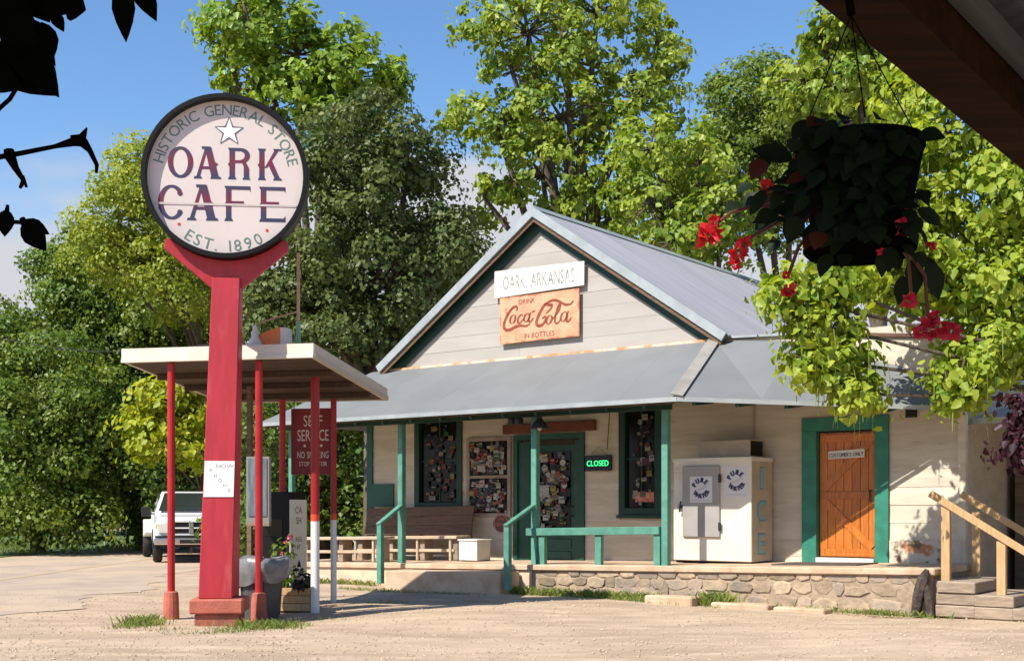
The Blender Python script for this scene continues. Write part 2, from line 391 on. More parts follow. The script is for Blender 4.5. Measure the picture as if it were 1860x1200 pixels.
while z < 4.4:
    for s0, s1 in bands(0, WL, z, z+h, OPEN):
        x = s0
        while x < s1-.02:
            x2 = min(s1, x+rb.uniform(2.6, 4.6))
            if s1-x2 < .6: x2 = s1
            board(x+.002, x2-.002, z+.002, min(z+h+.012, 4.44), M['siding']); x = x2
    z += h
# gable boards
AX, AZ, EZ = 4.46, 7.27, 4.42; SL = (AZ-EZ)/4.22
z = 4.44
while z < 7.1:
    zt = min(z+h+.01, 7.2); w0 = (AZ-.18-z)/SL; w1 = max((AZ-.18-zt)/SL, .01)
    if w0 < .05: break
    a, b = max(0.02, AX-w0), min(8.2, AX+w0)
    xm = AX+rb.uniform(-1.2, 1.2) if w0 > 1.6 else None
    if xm:
        board(a, xm-.002, z, zt, M['gable'], -.002, max(.02, AX-w1), None); board(xm+.002, b, z, zt, M['gable'], -.002, None, min(8.2, AX+w1))
    else: board(a, b, z, zt, M['gable'], -.002, AX-w1, AX+w1)
    z += h
MB().prism([(.40, 4.42), (8.2, 4.42), (AX, AZ-.12)], .16, 'y', .002).build('gable_backing', M['gable'], STORE)
# side walls and back
BD = 15.0
MB().box(-.02, .14, .161, BD, 0, 4.42).build('side_wall', M['siding'], STORE)
MB().box(8.06, 8.2, .161, BD, 3.4, 4.42).build('side_wall', M['siding'], STORE)
MB().box(-.02, 8.2, BD, BD+.16, 0, 4.42).prism([(0, 4.42), (8.2, 4.42), (AX, AZ)], .16, 'y', BD).build('back_wall', M['siding'], STORE)
MB().box(WL-.16, WL, .161, 9, 0, 4.0).build('side_wall', M['siding'], STORE)
# corner boards
MB().box(-.17, .0, -.05, .06, .36, 4.4).build('corner_board', M['dkgreen'], STORE)
MB().box(WL+.001, WL+.12, -.045, .08, .42, 4.05).build('corner_board', M['siding'], STORE)

# main roof: corrugated sheets on both slopes
RF = -.22
roof = MB(); HW = 4.12
roof.prism([(AX-HW+.1, AZ-SL*HW+.06), (AX, AZ-.05), (AX+HW-.1, AZ-SL*HW+.06), (AX, AZ-.13)], BD+.9, 'y', RF+.06)
ROOF = roof.build('roof', M['brownwood'], STORE)
def corr_mesh(width, length, depth, n, name):
    v = []; f = []
    for i in range(n*4+1):
        yy = width*i/(n*4); zz = depth*(0, .7, 1, .7)[i % 4] if i % 4 else 0
        v += [(0, yy, zz), (length, yy, zz)]
    f = [(2*i, 2*i+1, 2*i+3, 2*i+2) for i in range(n*4)]
    me = bpy.data.meshes.new(name); me.from_pydata(v, [], f); me.materials.append(M['metalroof']); me.shade_smooth(); return me
ang = math.atan(SL); slen = HW/math.cos(ang)
cm = corr_mesh(.70, slen+.05, .022, 7, 'roof_sheet')
ns = int((BD+.9)/.68)
for i in range(ns):
    for sgn in (1, -1):
        o = mk('roof_sheet', cm, None, ROOF); o.location = (AX, RF+i*.68+(0 if sgn > 0 else .70), AZ+.01+.0015*(i % 2))
        o.rotation_euler = (0, ang+rb.uniform(-.001, .001), 0) if sgn > 0 else (0, ang, math.pi)
MB().prism([(AX-.16, AZ-.16*SL+.055), (AX, AZ+.075), (AX+.16, AZ-.16*SL+.055), (AX, AZ+.06)], BD+.9, 'y', RF-.01).build('ridge_cap', M['galv'], ROOF)
for sgn in (1, -1):
    e = (AX+sgn*HW, AZ-SL*HW)
    nx, nz_ = sgn*SL/math.hypot(1, SL), 1/math.hypot(1, SL)
    def off(p, d): return (p[0]+nx*d, p[1]+nz_*d)
    A0 = (AX, AZ)
    # white metal rake edge, brown board under it, green frieze on the wall
    top = (AX, AZ+.05); MB().prism([top, off(e, .045), off(e, -.115), (AX, AZ-.145)], .05, 'y', RF-.055).build('rake_edge', M['galv'], ROOF)
    MB().prism([(AX, AZ-.15), off(e, -.12), off(e, -.20), (AX, AZ-.24)], .03, 'y', RF-.01).build('rake_board', M['brownwood'], ROOF)
    g0 = (AX, AZ-.16); g1 = off((AX+sgn*3.98, AZ-SL*3.98), -.13)
    MB().prism([g0, g1, (g1[0]-nx*.20, g1[1]-nz_*.20), (AX, AZ-.16-.25)], .035, 'y', -.075+.004*(sgn > 0)).build('frieze_board', M['trim'], ROOF)

# rust-stained flashing along the foot of the gable
MB().box(.35, 8.2, -.09, -.04, 4.40, 4.47).build('flashing', mat('rusty_flashing', (.62, .50, .38), (.48, .24, .10), scale=2.2, rough=.7, lo=.45, hi=.6), STORE)

# porch roof: sheets of painted metal
EY, EZP = -2.42, 3.25; XR, XL = 8.86, -.95
PR = MB()
th = .012
def sheet(a, b, c, d, parent, m=M['porchroof'], lift=0):
    """one roof panel: a,b along the top, c,d along the eave (b above c)"""
    p = [Vector(q)+Vector((0, 0, lift)) for q in (a, b, c, d)]
    n_ = (p[1]-p[0]).cross(p[3]-p[0]).normalized()
    if n_.z < 0: n_ = -n_
    q = [x-n_*th for x in p]
    mb = MB().hexa(q+p)
    return mb.build('roof_sheet', m, parent)
ry = MB(); ry.hexa([(XL+.1, EY+.08, EZP-.10), (XR-.1, EY+.08, EZP-.10), (8.2, -.05, 4.34), (.1, -.05, 4.34), (XL+.1, EY+.08, EZP-.05), (XR-.1, EY+.08, EZP-.05), (8.2, -.05, 4.39), (.1, -.05, 4.39)])
PORCH = ry.build('porch_roof', mat('porch_deck_boards', (.12, .085, .06), (.08, .055, .04), rough=.85, scale=4), STORE)
nsh = 9; TL, TR = 0.0, 8.28
for i in range(nsh):
    a, b = i/nsh, (i+1)/nsh
    sheet((TL+(TR-TL)*a, -.06, 4.44), (TL+(TR-TL)*b, -.06, 4.44), (XL+(XR-XL)*b, EY, EZP), (XL+(XR-XL)*a, EY, EZP), PORCH, lift=.0012*(i % 2))
# right-hand part: the eave runs back to the wall of the wing
top = [(8.28, -.06, 4.44), (9.8, -.06, 4.31), (11.1, -.06, 3.90), (12.5, -.06, 3.46)]
eav = [(XR, EY, EZP), (10.0, EY+.64, 3.19), (11.25, EY+1.34, 3.12), (12.5, EY+2.0, 3.05)]
for i in range(3): sheet(top[i], top[i+1], eav[i+1], eav[i], PORCH)
# hip cap
MB().bar(Vector((8.30, -.08, 4.475)), Vector((XR+.01, EY-.02, EZP+.03)), .20, .018, up=(.3, -.35, .9)).build('hip_cap', mat('hip_cap_metal', (.30, .28, .25), (.24, .22, .19), rough=.5, scale=3), PORCH)
# left return along the side of the house
for i in range(5):
    y0, y1 = i*1.3, (i+1)*1.3
    sheet((.0, -.06+y1+.06, 4.44) if i else (0, 1.3, 4.44), (0, -.06+y0, 4.44), (XL, y0+(EY if i == 0 else 0), EZP), (XL, y1, EZP), PORCH, lift=-.004)
# eave edge, beam, rafter tails
MB().hexa([(XL, EY-.012, EZP-.07), (XR, EY-.012, EZP-.07), (XR, EY+.004, EZP-.07), (XL, EY+.004, EZP-.07), (XL, EY-.012, EZP+.004), (XR, EY-.012, EZP+.004), (XR, EY+.004, EZP+.004), (XL, EY+.004, EZP+.004)]).build('eave_trim', M['galv'], PORCH)
MB().bar((XR, EY, EZP-.032), (12.5, EY+2.0, 3.02), .016, .07).build('eave_trim', M['galv'], PORCH)
MB().box(XL+.2, 8.4, -1.86, -1.75, 3.12, 3.26).build('porch_beam', M['trim'], PORCH)
x = XL+.5
while x < 8.5:
    MB().bar((x, -.1, 4.28), (x, EY+.1, EZP-.10), .05, .13).build('rafter', M['trim'], PORCH); x += .72
for t in (.06, .22, .40, .58, .76, .92):
    p = Vector(eav[0]).lerp(Vector(eav[3]), t); q = Vector((p.x+.05, -.03, p.z+.1)); d = (q-p).normalized()
    MB().bar(p+d*.03+Vector((0, 0, -.07)), p+d*min(.6, (q-p).length)+Vector((0, 0, -.03)), .06, .11).build('rafter', M['trim'], PORCH)
# parapet of the wing
MB().hexa([(8.25, -.04, 3.4), (WL+.08, -.04, 3.4), (WL+.08, .15, 3.4), (8.25, .15, 3.4), (8.25, -.04, 4.46), (WL+.08, -.04, 4.12), (WL+.08, .15, 4.12), (8.25, .15, 4.46)]).build('parapet', M['siding'], STORE)
MB().hexa([(8.28, -.10, 4.46), (9.9, -.10, 4.40), (9.9, .2, 4.40), (8.28, .2, 4.46), (8.28, -.10, 4.50), (9.9, -.10, 4.44), (9.9, .2, 4.44), (8.28, .2, 4.50)]).build('parapet_cap', M['galv'], STORE)
MB().hexa([(9.905, -.09, 4.40), (WL+.14, -.09, 4.115), (WL+.14, .2, 4.115), (9.905, .2, 4.40), (9.905, -.09, 4.45), (WL+.14, -.09, 4.17), (WL+.14, .2, 4.17), (9.905, .2, 4.45)]).build('parapet_cap', mat('rusty_cap', (.09, .045, .035), (.14, .07, .04), rough=.7), STORE)
MB().hexa([(8.2, .16, 4.1), (WL+.1, .16, 4.0), (WL+.1, 9, 4.2), (8.2, 9, 4.3), (8.2, .16, 4.16), (WL+.1, .16, 4.06), (WL+.1, 9, 4.26), (8.2, 9, 4.36)]).build('wing_roof', M['metalroof'], STORE)

# porch posts
def post(x, y, z0, z1, w_=.118):
    o = MB().box(-w_/2, w_/2, -w_/2, w_/2, 0, z1-z0).build('porch_post', M['teal'], STORE, bevel=.008, loc=(x, y, z0)); return o
for x in (2.47, 5.66, 8.31): post(x, -1.80, floor_z(x)-.005, 3.12)
post(-.62, -1.80, floor_z(-.6), 3.12, .11); post(-.62, 2.4, floor_z(-.6), 3.12, .11)
# low rail between the middle and right posts, hand rails of the steps
RAIL = MB().hexa([(5.52, -1.90, 1.02), (8.23, -1.90, 1.08), (8.23, -1.80+.06, 1.08), (5.52, -1.74, 1.02), (5.52, -1.90, 1.15), (8.23, -1.90, 1.21), (8.23, -1.74, 1.21), (5.52, -1.74, 1.15)]).build('railing', M['teal'], STORE, bevel=.006)
for x in (5.84, 7.02, 8.17):
    MB().box(-.06, .06, -.045, .045, 0, 1.03+.02*(x-5.5)-floor_z(x)).build('baluster', M['teal'], RAIL, loc=(x, -1.82, floor_z(x)))
for xp, xn in ((2.47, 2.62), (5.66, 5.62)):
    y0 = -2.55
    hr = MB().bar((xp+(xn-xp), y0-.06, 1.20), (xp, -1.78, 1.58), .10, .055).build('hand_rail', M['teal'], STORE, bevel=.006)
    MB().box(-.055, .055, -.05, .05, 0, 1.09).build('newel', M['teal'], hr, loc=(xn, y0, .1), bevel=.006)

# ---------------------------------------------------------------- windows, doors
def stickers(name, x0, x1, z0, z1, y, parent, count, seed, palette, big=.11, small=.035, fill=1.0):
    """paper stickers stuck all over a pane, one part"""
    r = random.Random(seed); mb = MB(); cols = []
    for i in range(count):
        w_ = r.uniform(small, big)*(1 if r.random() < .85 else 1.7); h_ = w_*r.uniform(.45, 1.1); h_ = min(h_, big*1.1)
        cx = r.uniform(x0+w_/2, x1-w_/2); cz = r.uniform(z0+h_/2, z1-h_/2); t = r.uniform(-.15, .15); yy = y-.0004*i
        c = r.choice(palette); k = r.random()
        pts = []
        if k < .25:
            pts = [(math.cos(a*math.pi/5)*h_*.5, math.sin(a*math.pi/5)*h_*.5) for a in range(10)]
        else: pts = [(-w_/2, -h_/2), (w_/2, -h_/2), (w_/2, h_/2), (-w_/2, h_/2)]
        mb.add([(cx+p[0]*math.cos(t)-p[1]*math.sin(t), yy, cz+p[0]*math.sin(t)+p[1]*math.cos(t)) for p in pts], [tuple(range(len(pts)))]); cols.append((c, len(pts)))
        c2 = r.choice(palette); q = r.uniform(.12, .3)
        pts = [(-w_*.36, h_*(q-.12)*.6), (w_*.36, h_*(q-.12)*.6), (w_*.36, h_*q*.9+.002), (-w_*.36, h_*q*.9+.002)]
        mb.add([(cx+p[0]*math.cos(t)-p[1]*math.sin(t), yy-.0002, cz+p[0]*math.sin(t)+p[1]*math.cos(t)) for p in pts], [(0, 1, 2, 3)]); cols.append((c2, 4))
    me = mb.mesh(name)
    at = me.color_attributes.new('print', 'FLOAT_COLOR', 'POINT'); arr = []
    for c, n_ in cols: arr += [(*c, 1)]*n_
    at.data.foreach_set('color', np.array(arr, np.float32).ravel())
    return mk(name, me, M['sticker'], parent, kind='stuff')
m = bpy.data.materials.new('sticker_print'); m.use_nodes = True; at = m.node_tree.nodes.new('ShaderNodeAttribute'); at.attribute_name = 'print'
m.node_tree.links.new(at.outputs['Color'], m.node_tree.nodes['Principled BSDF'].inputs['Base Color']); m.node_tree.nodes['Principled BSDF'].inputs['Roughness'].default_value = .5; M['sticker'] = m
m.node_tree.nodes['Principled BSDF'].inputs['Specular IOR Level'].default_value = .2
PAL = [(.5, .48, .45), (.6, .58, .52), (.32, .03, .03), (.03, .03, .03), (.05, .08, .18), (.45, .33, .1), (.08, .16, .09), (.25, .24, .23), (.38, .12, .08), (.03, .03, .04), (.55, .5, .42), (.12, .1, .1)]
PAL = [tuple(q*.62 for q in c) for c in PAL]; PALD = [tuple(q*.7 for q in c) for c in PAL]+[(.012, .012, .012)]*10+[(.10, .095, .09)]*3
def frame(x0, x1, z0, z1, wdt, y0, y1, name, m, parent):
    mb = MB(); mb.box(x0, x0+wdt, y0, y1, z0, z1).box(x1-wdt, x1, y0, y1, z0, z1)
    mb.box(x0+wdt, x1-wdt, y0+.002, y1, z0, z0+wdt).box(x0+wdt, x1-wdt, y0+.002, y1, z1-wdt, z1); return mb.build(name, m, parent)
def window(x0, x1, z0, z1, cnt, seed, sub):
    W = MB().box(x0, x1, .10, .13, z0, z1).build('window', M['black'], STORE)
    frame(x0-.02, x1+.02, z0-.04, z1+.02, .13, -.055, .10, 'frame', M['trim'], W)
    MB().box(x0-.05, x1+.05, -.09, .02, z0-.10, z0-.041).build('sill', M['trim'], W)
    nx, nz2 = 2, 2; mw = .03
    xx = [x0+.11+(x1-x0-.22)*i/nx for i in range(nx+1)]; zz = [z0+.09+(z1-z0-.2)*i/nz2 for i in range(nz2+1)]
    for i in range(nx):
        for j in range(nz2): MB().box(xx[i]+mw/2, xx[i+1]-mw/2, .03, .036, zz[j]+mw/2, zz[j+1]-mw/2).build('pane', M['glass'], W)
    mb = MB()
    for a in xx[1:-1]: mb.box(a-mw/2, a+mw/2, .015, .05, zz[0], zz[-1])
    for b in zz[1:-1]: mb.box(xx[0], xx[-1], .017, .048, b-mw/2, b+mw/2)
    mb.build('glazing_bar', M['trim'], W)
    stickers('stickers', x0+.24, x1-.14, z0+.12, z1-.15, .012, W, cnt, seed, PALD, .12, .04)
    return W
window(1.24, 2.49, 1.53, 3.46, 95, 3, 4); w3 = window(6.31, 7.17, 1.42, 3.42, 60, 9, 4)
MB().box(6.62, 7.02, -.008, -.002, 1.62, 1.80).build('sticker', mat('red_sticker', (.40, .05, .04), (.55, .30, .2), scale=14, rough=.5), w3)

# notice boards covered in stickers between window and door
NB = frame(2.66, 3.78, 1.33, 2.92, .075, -.075, -.03, 'notice_board', mat('bleached_frame', (.34, .28, .23), (.26, .21, .17), rough=.8), STORE)
MB().box(2.735, 3.705, -.072, -.032, 2.10, 2.16).build('crossbar', M['oldwood'], NB)
for za, zb, sd in ((2.16, 2.845, 21), (1.405, 2.10, 22)):
    b = MB().box(2.735, 3.705, -.05, -.031, za, zb).build('panel', M['black'], NB)
    stickers('stickers', 2.74, 3.70, za+.01, zb-.01, -.053, NB, 150, sd, PAL, .12, .04)

# front door
M['dg2'] = mat('door_green', (.014, .075, .05), (.010, .055, .037), scale=4, rough=.45)
D = MB().box(4.22, 5.30, .03, .075, .44, 2.72).build('front_door', M['dg2'], STORE)
frame(3.84, 5.52, .30, 2.94, .10, -.06, .15, 'frame', M['dg2'], D)
MB().box(3.945, 4.22, -.02, .10, .42, 2.80).build('side_panel', M['dg2'], D)
MB().box(5.30, 5.42, -.035, .10, .42, 2.80).build('side_panel', M['dg2'], D)
MB().box(4.30, 5.16, .012, .028, 1.00, 2.60).build('pane', M['glass'], D)
for za, zb in ((.52, .68), (.74, .92)): MB().box(4.34, 5.18, .012, .03, za, zb).build('panel', M['dg2'], D, bevel=.01)
stickers('stickers', 4.31, 5.15, 1.02, 2.58, .010, D, 190, 31, PAL, .13, .04)
MB().box(4.30, 4.72, -.071, -.068, 1.72, 1.95).build('sticker', mat('paper_notice', (.42, .40, .38), (.2, .19, .18), scale=18, rough=.6, stretch=(1, 1, 4)), D)
MB().tube([(5.21, .02, 1.35), (5.21, -.05, 1.37), (5.21, -.05, 1.53), (5.21, .02, 1.55)], .012, 8).build('handle', M['iron'], D)
MB().box(3.62, 5.78, -.12, .0, 2.965, 3.15).build('door_header', M['header'], STORE, bevel=.008)

# plank door of the wing
D2 = MB().box(10.16, 11.14, .09, .11, .70, 2.76).build('plank_door', M['brownwood'], STORE)
for i in range(7):
    x0 = 10.165+i*.139; MB().box(x0+.003, x0+.136, .055+.004*(i % 2), .089, .71, 2.75).build('plank', M['redwood'], D2, bevel=.004)
for a, b in (((10.22, .045, 1.80), (11.06, .045, 2.62)), ((11.06, .045, .86), (10.22, .045, 1.66))):
    MB().bar(a, b, .12, .02, up=(0, 1, 0)).build('brace', M['redwood'], D2)
for za in (.78, 1.72, 2.66):
    MB().box(10.19, 11.12, .034, .054, za-.06, za+.06).build('ledge', M['redwood'], D2, bevel=.003)
FR = MB(); FR.box(9.90, 10.155, -.07, .15, .56, 2.78).box(11.145, 11.37, -.07, .15, .56, 2.78).box(9.90, 11.37, -.074, .15, 2.782, 3.00)
FR.build('frame', M['green'], D2, bevel=.005)
MB().box(10.16, 11.14, -.10, .15, .60, .695).build('threshold', M['white'], D2)
MB().tube([(11.04, .05, 1.62), (11.04, .0, 1.64), (11.04, .0, 1.78), (11.04, .05, 1.80)], .011, 8).build('handle', M['iron'], D2)
# base of the wing wall: old brick and plaster, a small vent
MB().box(11.38, WL+.05, -.055, -.032, .56, 1.00).build('wall_base', mat('flaking_plaster', (.56, .48, .38), (.42, .19, .09), scale=2.0, lo=.52, hi=.60, rough=.9, bump=.6, bscale=12, col3=(.15, .11, .08), s3=3.4, lo3=.52, hi3=.60), STORE)
VN = MB().box(11.64, 11.82, -.05, -.03, 2.94, 3.12).build('vent', M['black'], STORE)
for i in range(4): MB().box(11.64, 11.82, -.058, -.05, 2.955+i*.045, 2.975+i*.045).build('slat', M['iron'], VN)
MB().box(.0, .62, -.06, -.032, 1.53, 2.02).build('wall_panel', M['dkgreen'], STORE)
MB().tube([(9.02, -.05, 3.8), (9.02, -.05, 2.7)], .018, 8).build('conduit', mat('conduit', (.34, .27, .2), rough=.6), STORE)
MB().tube([(6.1, -.05, 3.6), (6.07, -.05, 3.0), (6.04, -.06, 2.6)], .007, 6).build('cable', M['iron'], STORE)
# lamp over the entrance, under the eave
LM = MB().lathe([(.04, 0), (.05, -.05), (.12, -.12), (.16, -.20), (.15, -.21), (.03, -.12)], 16, (0, 0, 0)).build('porch_light', M['iron'], STORE, loc=(5.9, -2.0, 3.1))
MB().lathe([(.02, 0), (.045, -.04), (.04, -.09), (.01, -.11)], 10).build('bulb', M['white'], LM, loc=(0, 0, -.13))
for x in (5.42, 5.28): MB().box(x, x+.1, -2.12, -1.95, 2.98, 3.10).build('flood_lamp', M['iron'], STORE, bevel=.02)

# ---------------------------------------------------------------- porch platform
PF = empty('porch_platform', S2W(0, 0), TH, label='raised concrete porch floor with rough stone base along its front', cat='porch floor')
def slab(x0, x1, y0, y1, zb, lip, name='slab', m=None, ztop=None):
    za, zc = (floor_z(x0), floor_z(x1)) if ztop is None else ztop
    return MB().hexa([(x0, y0, za-lip), (x1, y0, zc-lip), (x1, y1, zc-lip), (x0, y1, za-lip), (x0, y0, za), (x1, y0, zc), (x1, y1, zc), (x0, y1, za)]).build(name, m or M['concrete'], PF, bevel=.015)
slab(-1.3, 12.75, -2.05, -.002, 0, .10)
slab(-1.3, -.03, 0, 6, 0, .10)
MB().hexa([(-1.25, -2.0, -.1), (5.72, -2.0, -.1), (5.72, -.05, -.1), (-1.25, -.05, -.1), (-1.25, -2.0, .272), (5.72, -2.0, .418), (5.72, -.05, .418), (-1.25, -.05, .272)]).build('plaster_base', mat('cream_plaster', (.66, .52, .36), (.52, .40, .28), scale=3, rough=.9, bump=.4, col3=(.30, .24, .17), s3=3, lo3=.62, hi3=.75), PF)
MB().hexa([(5.721, -1.985, -.1), (12.7, -1.985, -.1), (12.7, -.05, -.1), (5.721, -.05, -.1), (5.721, -1.985, .419), (12.7, -1.985, .566), (12.7, -.05, .566), (5.721, -.05, .419)]).build('mortar_base', M['mortar'], PF)
slab(2.80, 5.50, -2.62, -2.051, 0, .42, 'step', ztop=(.35, .40))
rst = random.Random(11)
def stone(x, z, w_, h_, y=-1.985, parent=PF, m=None):
    n_ = rst.randint(6, 9); a0 = rst.uniform(0, 1); pts = []
    for i in range(n_):
        a = 2*math.pi*(i+a0)/n_+rst.uniform(-.15, .15); ca, sa = math.cos(a), math.sin(a)
        q = max(abs(ca), abs(sa))**.72; rr = rst.uniform(.90, 1.10)/q*.5
        pts.append((ca*w_*rr*.99, sa*h_*rr*.99))
    d = rst.uniform(.006, .032); k = rst.uniform(.82, .93); ox, oz = rst.uniform(-.02, .02), rst.uniform(-.015, .015)
    v = [(p[0], .0, p[1]) for p in pts]+[(p[0]*.97, -d*.65, p[1]*.97) for p in pts]+[(p[0]*k+ox, -d, p[1]*k+oz) for p in pts]
    f = [tuple(range(2*n_, 3*n_))]+[(r_*n_+i, r_*n_+(i+1) % n_, (r_+1)*n_+(i+1) % n_, (r_+1)*n_+i) for r_ in (0, 1) for i in range(n_)]
    return MB().add(v, f).build('stone', m or (M['stone'] if rst.random() < .6 else M['stone2']), parent, loc=(x, y, z))
rows = [(-.02, .20), (.165, .165), (.315, .145)]
for ri, (zr, hr_) in enumerate(rows):
    x = 5.78+rst.uniform(0, .15)
    while x < 12.6:
        zz = zr+.021*(x-5.8)*(ri/2.0)*.9; w_ = rst.uniform(.16, .52); hh = hr_*rst.uniform(.85, 1.22)
        if x+w_ > 12.68: break
        if rst.random() < .12 and ri < 2: stone(x+w_/2, zz+hr_*1.0, w_*.9, hr_*1.7)
        else: stone(x+w_/2, zz+hh/2+.01, w_, hh)
        x += w_+rst.uniform(-.01, .025)
for i in range(4): stone(12.7, .1+i*.12, .2, .16, -1.9)
# loose blocks at the foot of the wall
for i, (x, w_, y, hh) in enumerate(((8.75, .85, -2.35, .13), (9.95, .95, -2.30, .07), (10.9, .8, -2.28, .05))):
    MB().box(-w_/2, w_/2, -.17, .17, -.05, hh).build('stepping_stone', M['concrete'], bevel=.02, loc=S2W(x, y, 0), label=('thick concrete block below the ice machine', 'low flat stone slab right of the thick concrete block', 'flattest stone slab at the foot of the stone wall, farthest right')[i], cat='stone').rotation_euler = (0, 0, TH)
# things lying on the porch floor
o = MB().hexa([(9.95, -1.35, floor_z(9.95)+.003), (11.35, -1.35, floor_z(11.35)+.003), (11.35, -.45, floor_z(11.35)+.003), (9.95, -.45, floor_z(9.95)+.003), (9.95, -1.35, floor_z(9.95)+.02), (11.35, -1.35, floor_z(11.35)+.02), (11.35, -.45, floor_z(11.35)+.02), (9.95, -.45, floor_z(9.95)+.02)])
o = o.build('door_mat', mat('dark_mat', (.07, .055, .045), (.10, .08, .06), scale=40, rough=.95), loc=S2W(0, 0), label='dark mat on the porch floor before the orange plank door', cat='mat'); o.rotation_euler = (0, 0, TH)

# ---------------------------------------------------------------- things on the store and its porch
def at_store(name, x, y, z, rz=0, **k): return empty(name, S2W(x, y, z), TH+rz, **k)

# ice machine
IM = at_store('ice_machine', 8.66, -.50, floor_z(8.7), label='cream ice merchandiser with grey door and blue ICE letters', cat='ice machine')
IW, ID, IH = .73, .40, 1.76
MB().box(-IW, IW, -ID, ID, .04, IH).build('cabinet', M['cream'], IM, bevel=.012)
MB().box(IW+.0008, IW+.004, -ID+.02, ID-.02, .06, IH-.02).build('side_skin', M['creamside'], IM)  # dimmer skin: the right side's shade is painted on
MB().box(-IW-.012, IW+.012, -ID-.015, ID, IH-.055, IH+.012).build('top_trim', M['cream'], IM, bevel=.006)
MB().box(-IW+.03, IW-.03, -ID+.05, ID-.03, 0, .04).build('plinth', M['black'], IM)
dr = MB().box(-.53, .17, -ID-.045, -ID-.002, .44, 1.64).build('door', M['grey'], IM, bevel=.01)
for zz in (.62, 1.42): MB().box(.15, .20, -ID-.055, -ID-.03, zz-.07, zz+.07).build('hinge', M['iron'], dr, bevel=.005)
MB().box(-.60, -.535, -ID-.05, -ID-.02, .92, .98).tube([(-.575, -ID-.06, .86), (-.565, -ID-.075, .95), (-.55, -ID-.06, 1.04)], .014, 6).build('latch', M['iron'], dr)
navy = mat('navy_print', (.02, .022, .07), rough=.5); pale = mat('grey_print', (.38, .38, .40), rough=.5)
for (cx, cz, w_, h_, par, nm) in ((-.17, 1.24, .42, .44, dr, 'decal'), (.46, 1.36, .42, .50, IM, 'decal')):
    yy = -ID-(.048 if par is dr else .003)
    dc = MB().box(cx-w_/2, cx+w_/2, yy-.002, yy, cz-h_/2, cz+h_/2).build(nm, mat('white_decal', (.60, .59, .59), rough=.5), par)
    mb = MB(); arc_text(mb, 'PURE', .135, 172, 30, .085, yy-.004, cx, cz+.02, .8, bold=.011); arc_text(mb, 'WATER', .135, 205, 345, .082, yy-.004, cx, cz+.02, .8, inward=True, bold=.011)
    tgt = dc if par is IM else par
    mb.build('lettering', navy, tgt)
    mb = MB(); line_text(mb, 'premium', cx, cz+.02, .05, yy-.004, .9, slope=.35); mb.box(cx-w_*.4, cx+w_*.4, yy-.0035, yy-.003, cz-h_*.43, cz-h_*.41); mb.build('small_print', pale, tgt)
mb = MB(); line_text(mb, 'ICE', -.64, 1.60, .03, -ID-.003, 1.1); line_text(mb, 'KEEP SHUT', -.64, 1.53, .018, -ID-.003, .9); mb.build('small_print', pale, IM)
# I C E down the side
ice_o = mat('teal_ice_letter', (.09, .28, .30), rough=.4); ice_i = mat('blue_ice_letter', (.27, .40, .50), (.20, .42, .40), scale=2.5, rough=.4)
def side_letter(ch, zc, h_):
    for m_, gx, dx in ((ice_o, 1.0, .006), (ice_i, .84, .009)):
        v, f, gw = glyph(ch); k = h_/.7
        wid = {'I': .10, 'C': .32, 'E': .25}[ch]
        mb = MB()
        for bo in ((-.026, -.013, 0, .013, .026) if gx == 1 else (-.012, 0, .012)): mb.add([(IW+dx-abs(bo)*.02, (p[0]/gw-.5)*wid*(.95 if gx == 1 else .93)-.02+bo, zc+(p[1]-.35)*k*(1.05 if gx == 1 else .97)+abs(bo)*.5*(1 if p[1] > .35 else -1)) for p in v], f)
        mb.build('letter_'+ch.lower() if gx == 1 else 'letter_fill', m_, IM)
side_letter('I', 1.43, .34); side_letter('C', .885, .32); side_letter('E', .34, .32)
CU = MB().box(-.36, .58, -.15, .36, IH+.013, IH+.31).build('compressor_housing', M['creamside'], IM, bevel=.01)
MB().box(.581, .585, -.12, .33, IH+.04, IH+.29).build('grille', M['black'], CU)

# benches and box at the left end
def bench(x0, x1, y, back, label, seat_h=.50, legs=3):
    B = at_store('porch_bench', x0, y, floor_z(x0)+.01, label=label, cat='bench')
    L_ = x1-x0; pitch = .021
    def bx(a, b, y0, y1, z0, z1, nm, m_, par=B): return MB().hexa([(a, y0, z0+pitch*a), (b, y0, z0+pitch*b), (b, y1, z0+pitch*b), (a, y1, z0+pitch*a), (a, y0, z1+pitch*a), (b, y0, z1+pitch*b), (b, y1, z1+pitch*b), (a, y1, z1+pitch*a)]).build(nm, m_, par, bevel=.006)
    bw = mat('bench_plank', (.50, .39, .28), (.40, .30, .20), scale=4, rough=.8, stretch=(1, 8, 8), rand=.1)
    for j in range(3): bx(0, L_, -.22+j*.15, -.22+j*.15+.143, seat_h-.05, seat_h, 'seat_plank', bw)
    bx(0, L_, -.245, -.221, seat_h-.06, seat_h-.005, 'front_rail', bw)
    for i in range(legs):
        a = .10+(L_-.32)*i/(legs-1)
        bx(a, a+.05, -.21, -.16, 0, seat_h-.05, 'leg', bw); bx(a+.002, a+.048, .14, .20, 0, seat_h-.05, 'leg', bw)
        bx(a+.06, a+.18, -.15, .12, .0, seat_h-.06, 'leg_panel', M['oldwood'])
    bx(.15, L_-.12, -.18, -.14, .17, .23, 'stretcher', bw)
    if back:
        for j in range(3):
            z0 = seat_h+.03+j*.19
            MB().hexa([(0, .20+j*.035, z0), (L_, .20+j*.035, z0+pitch*L_), (L_, .235+j*.035, z0+pitch*L_), (0, .235+j*.035, z0), (0, .235+j*.035, z0+.183), (L_, .235+j*.035, z0+.183+pitch*L_), (L_, .27+j*.035, z0+.183+pitch*L_), (0, .27+j*.035, z0+.183)]).build('back_plank', M['brownwood'], B, bevel=.004)
        for a in (.1, L_/2, L_-.15): bx(a, a+.06, .33, .38, .4, seat_h+.5, 'back_post', M['brownwood'])
    return B
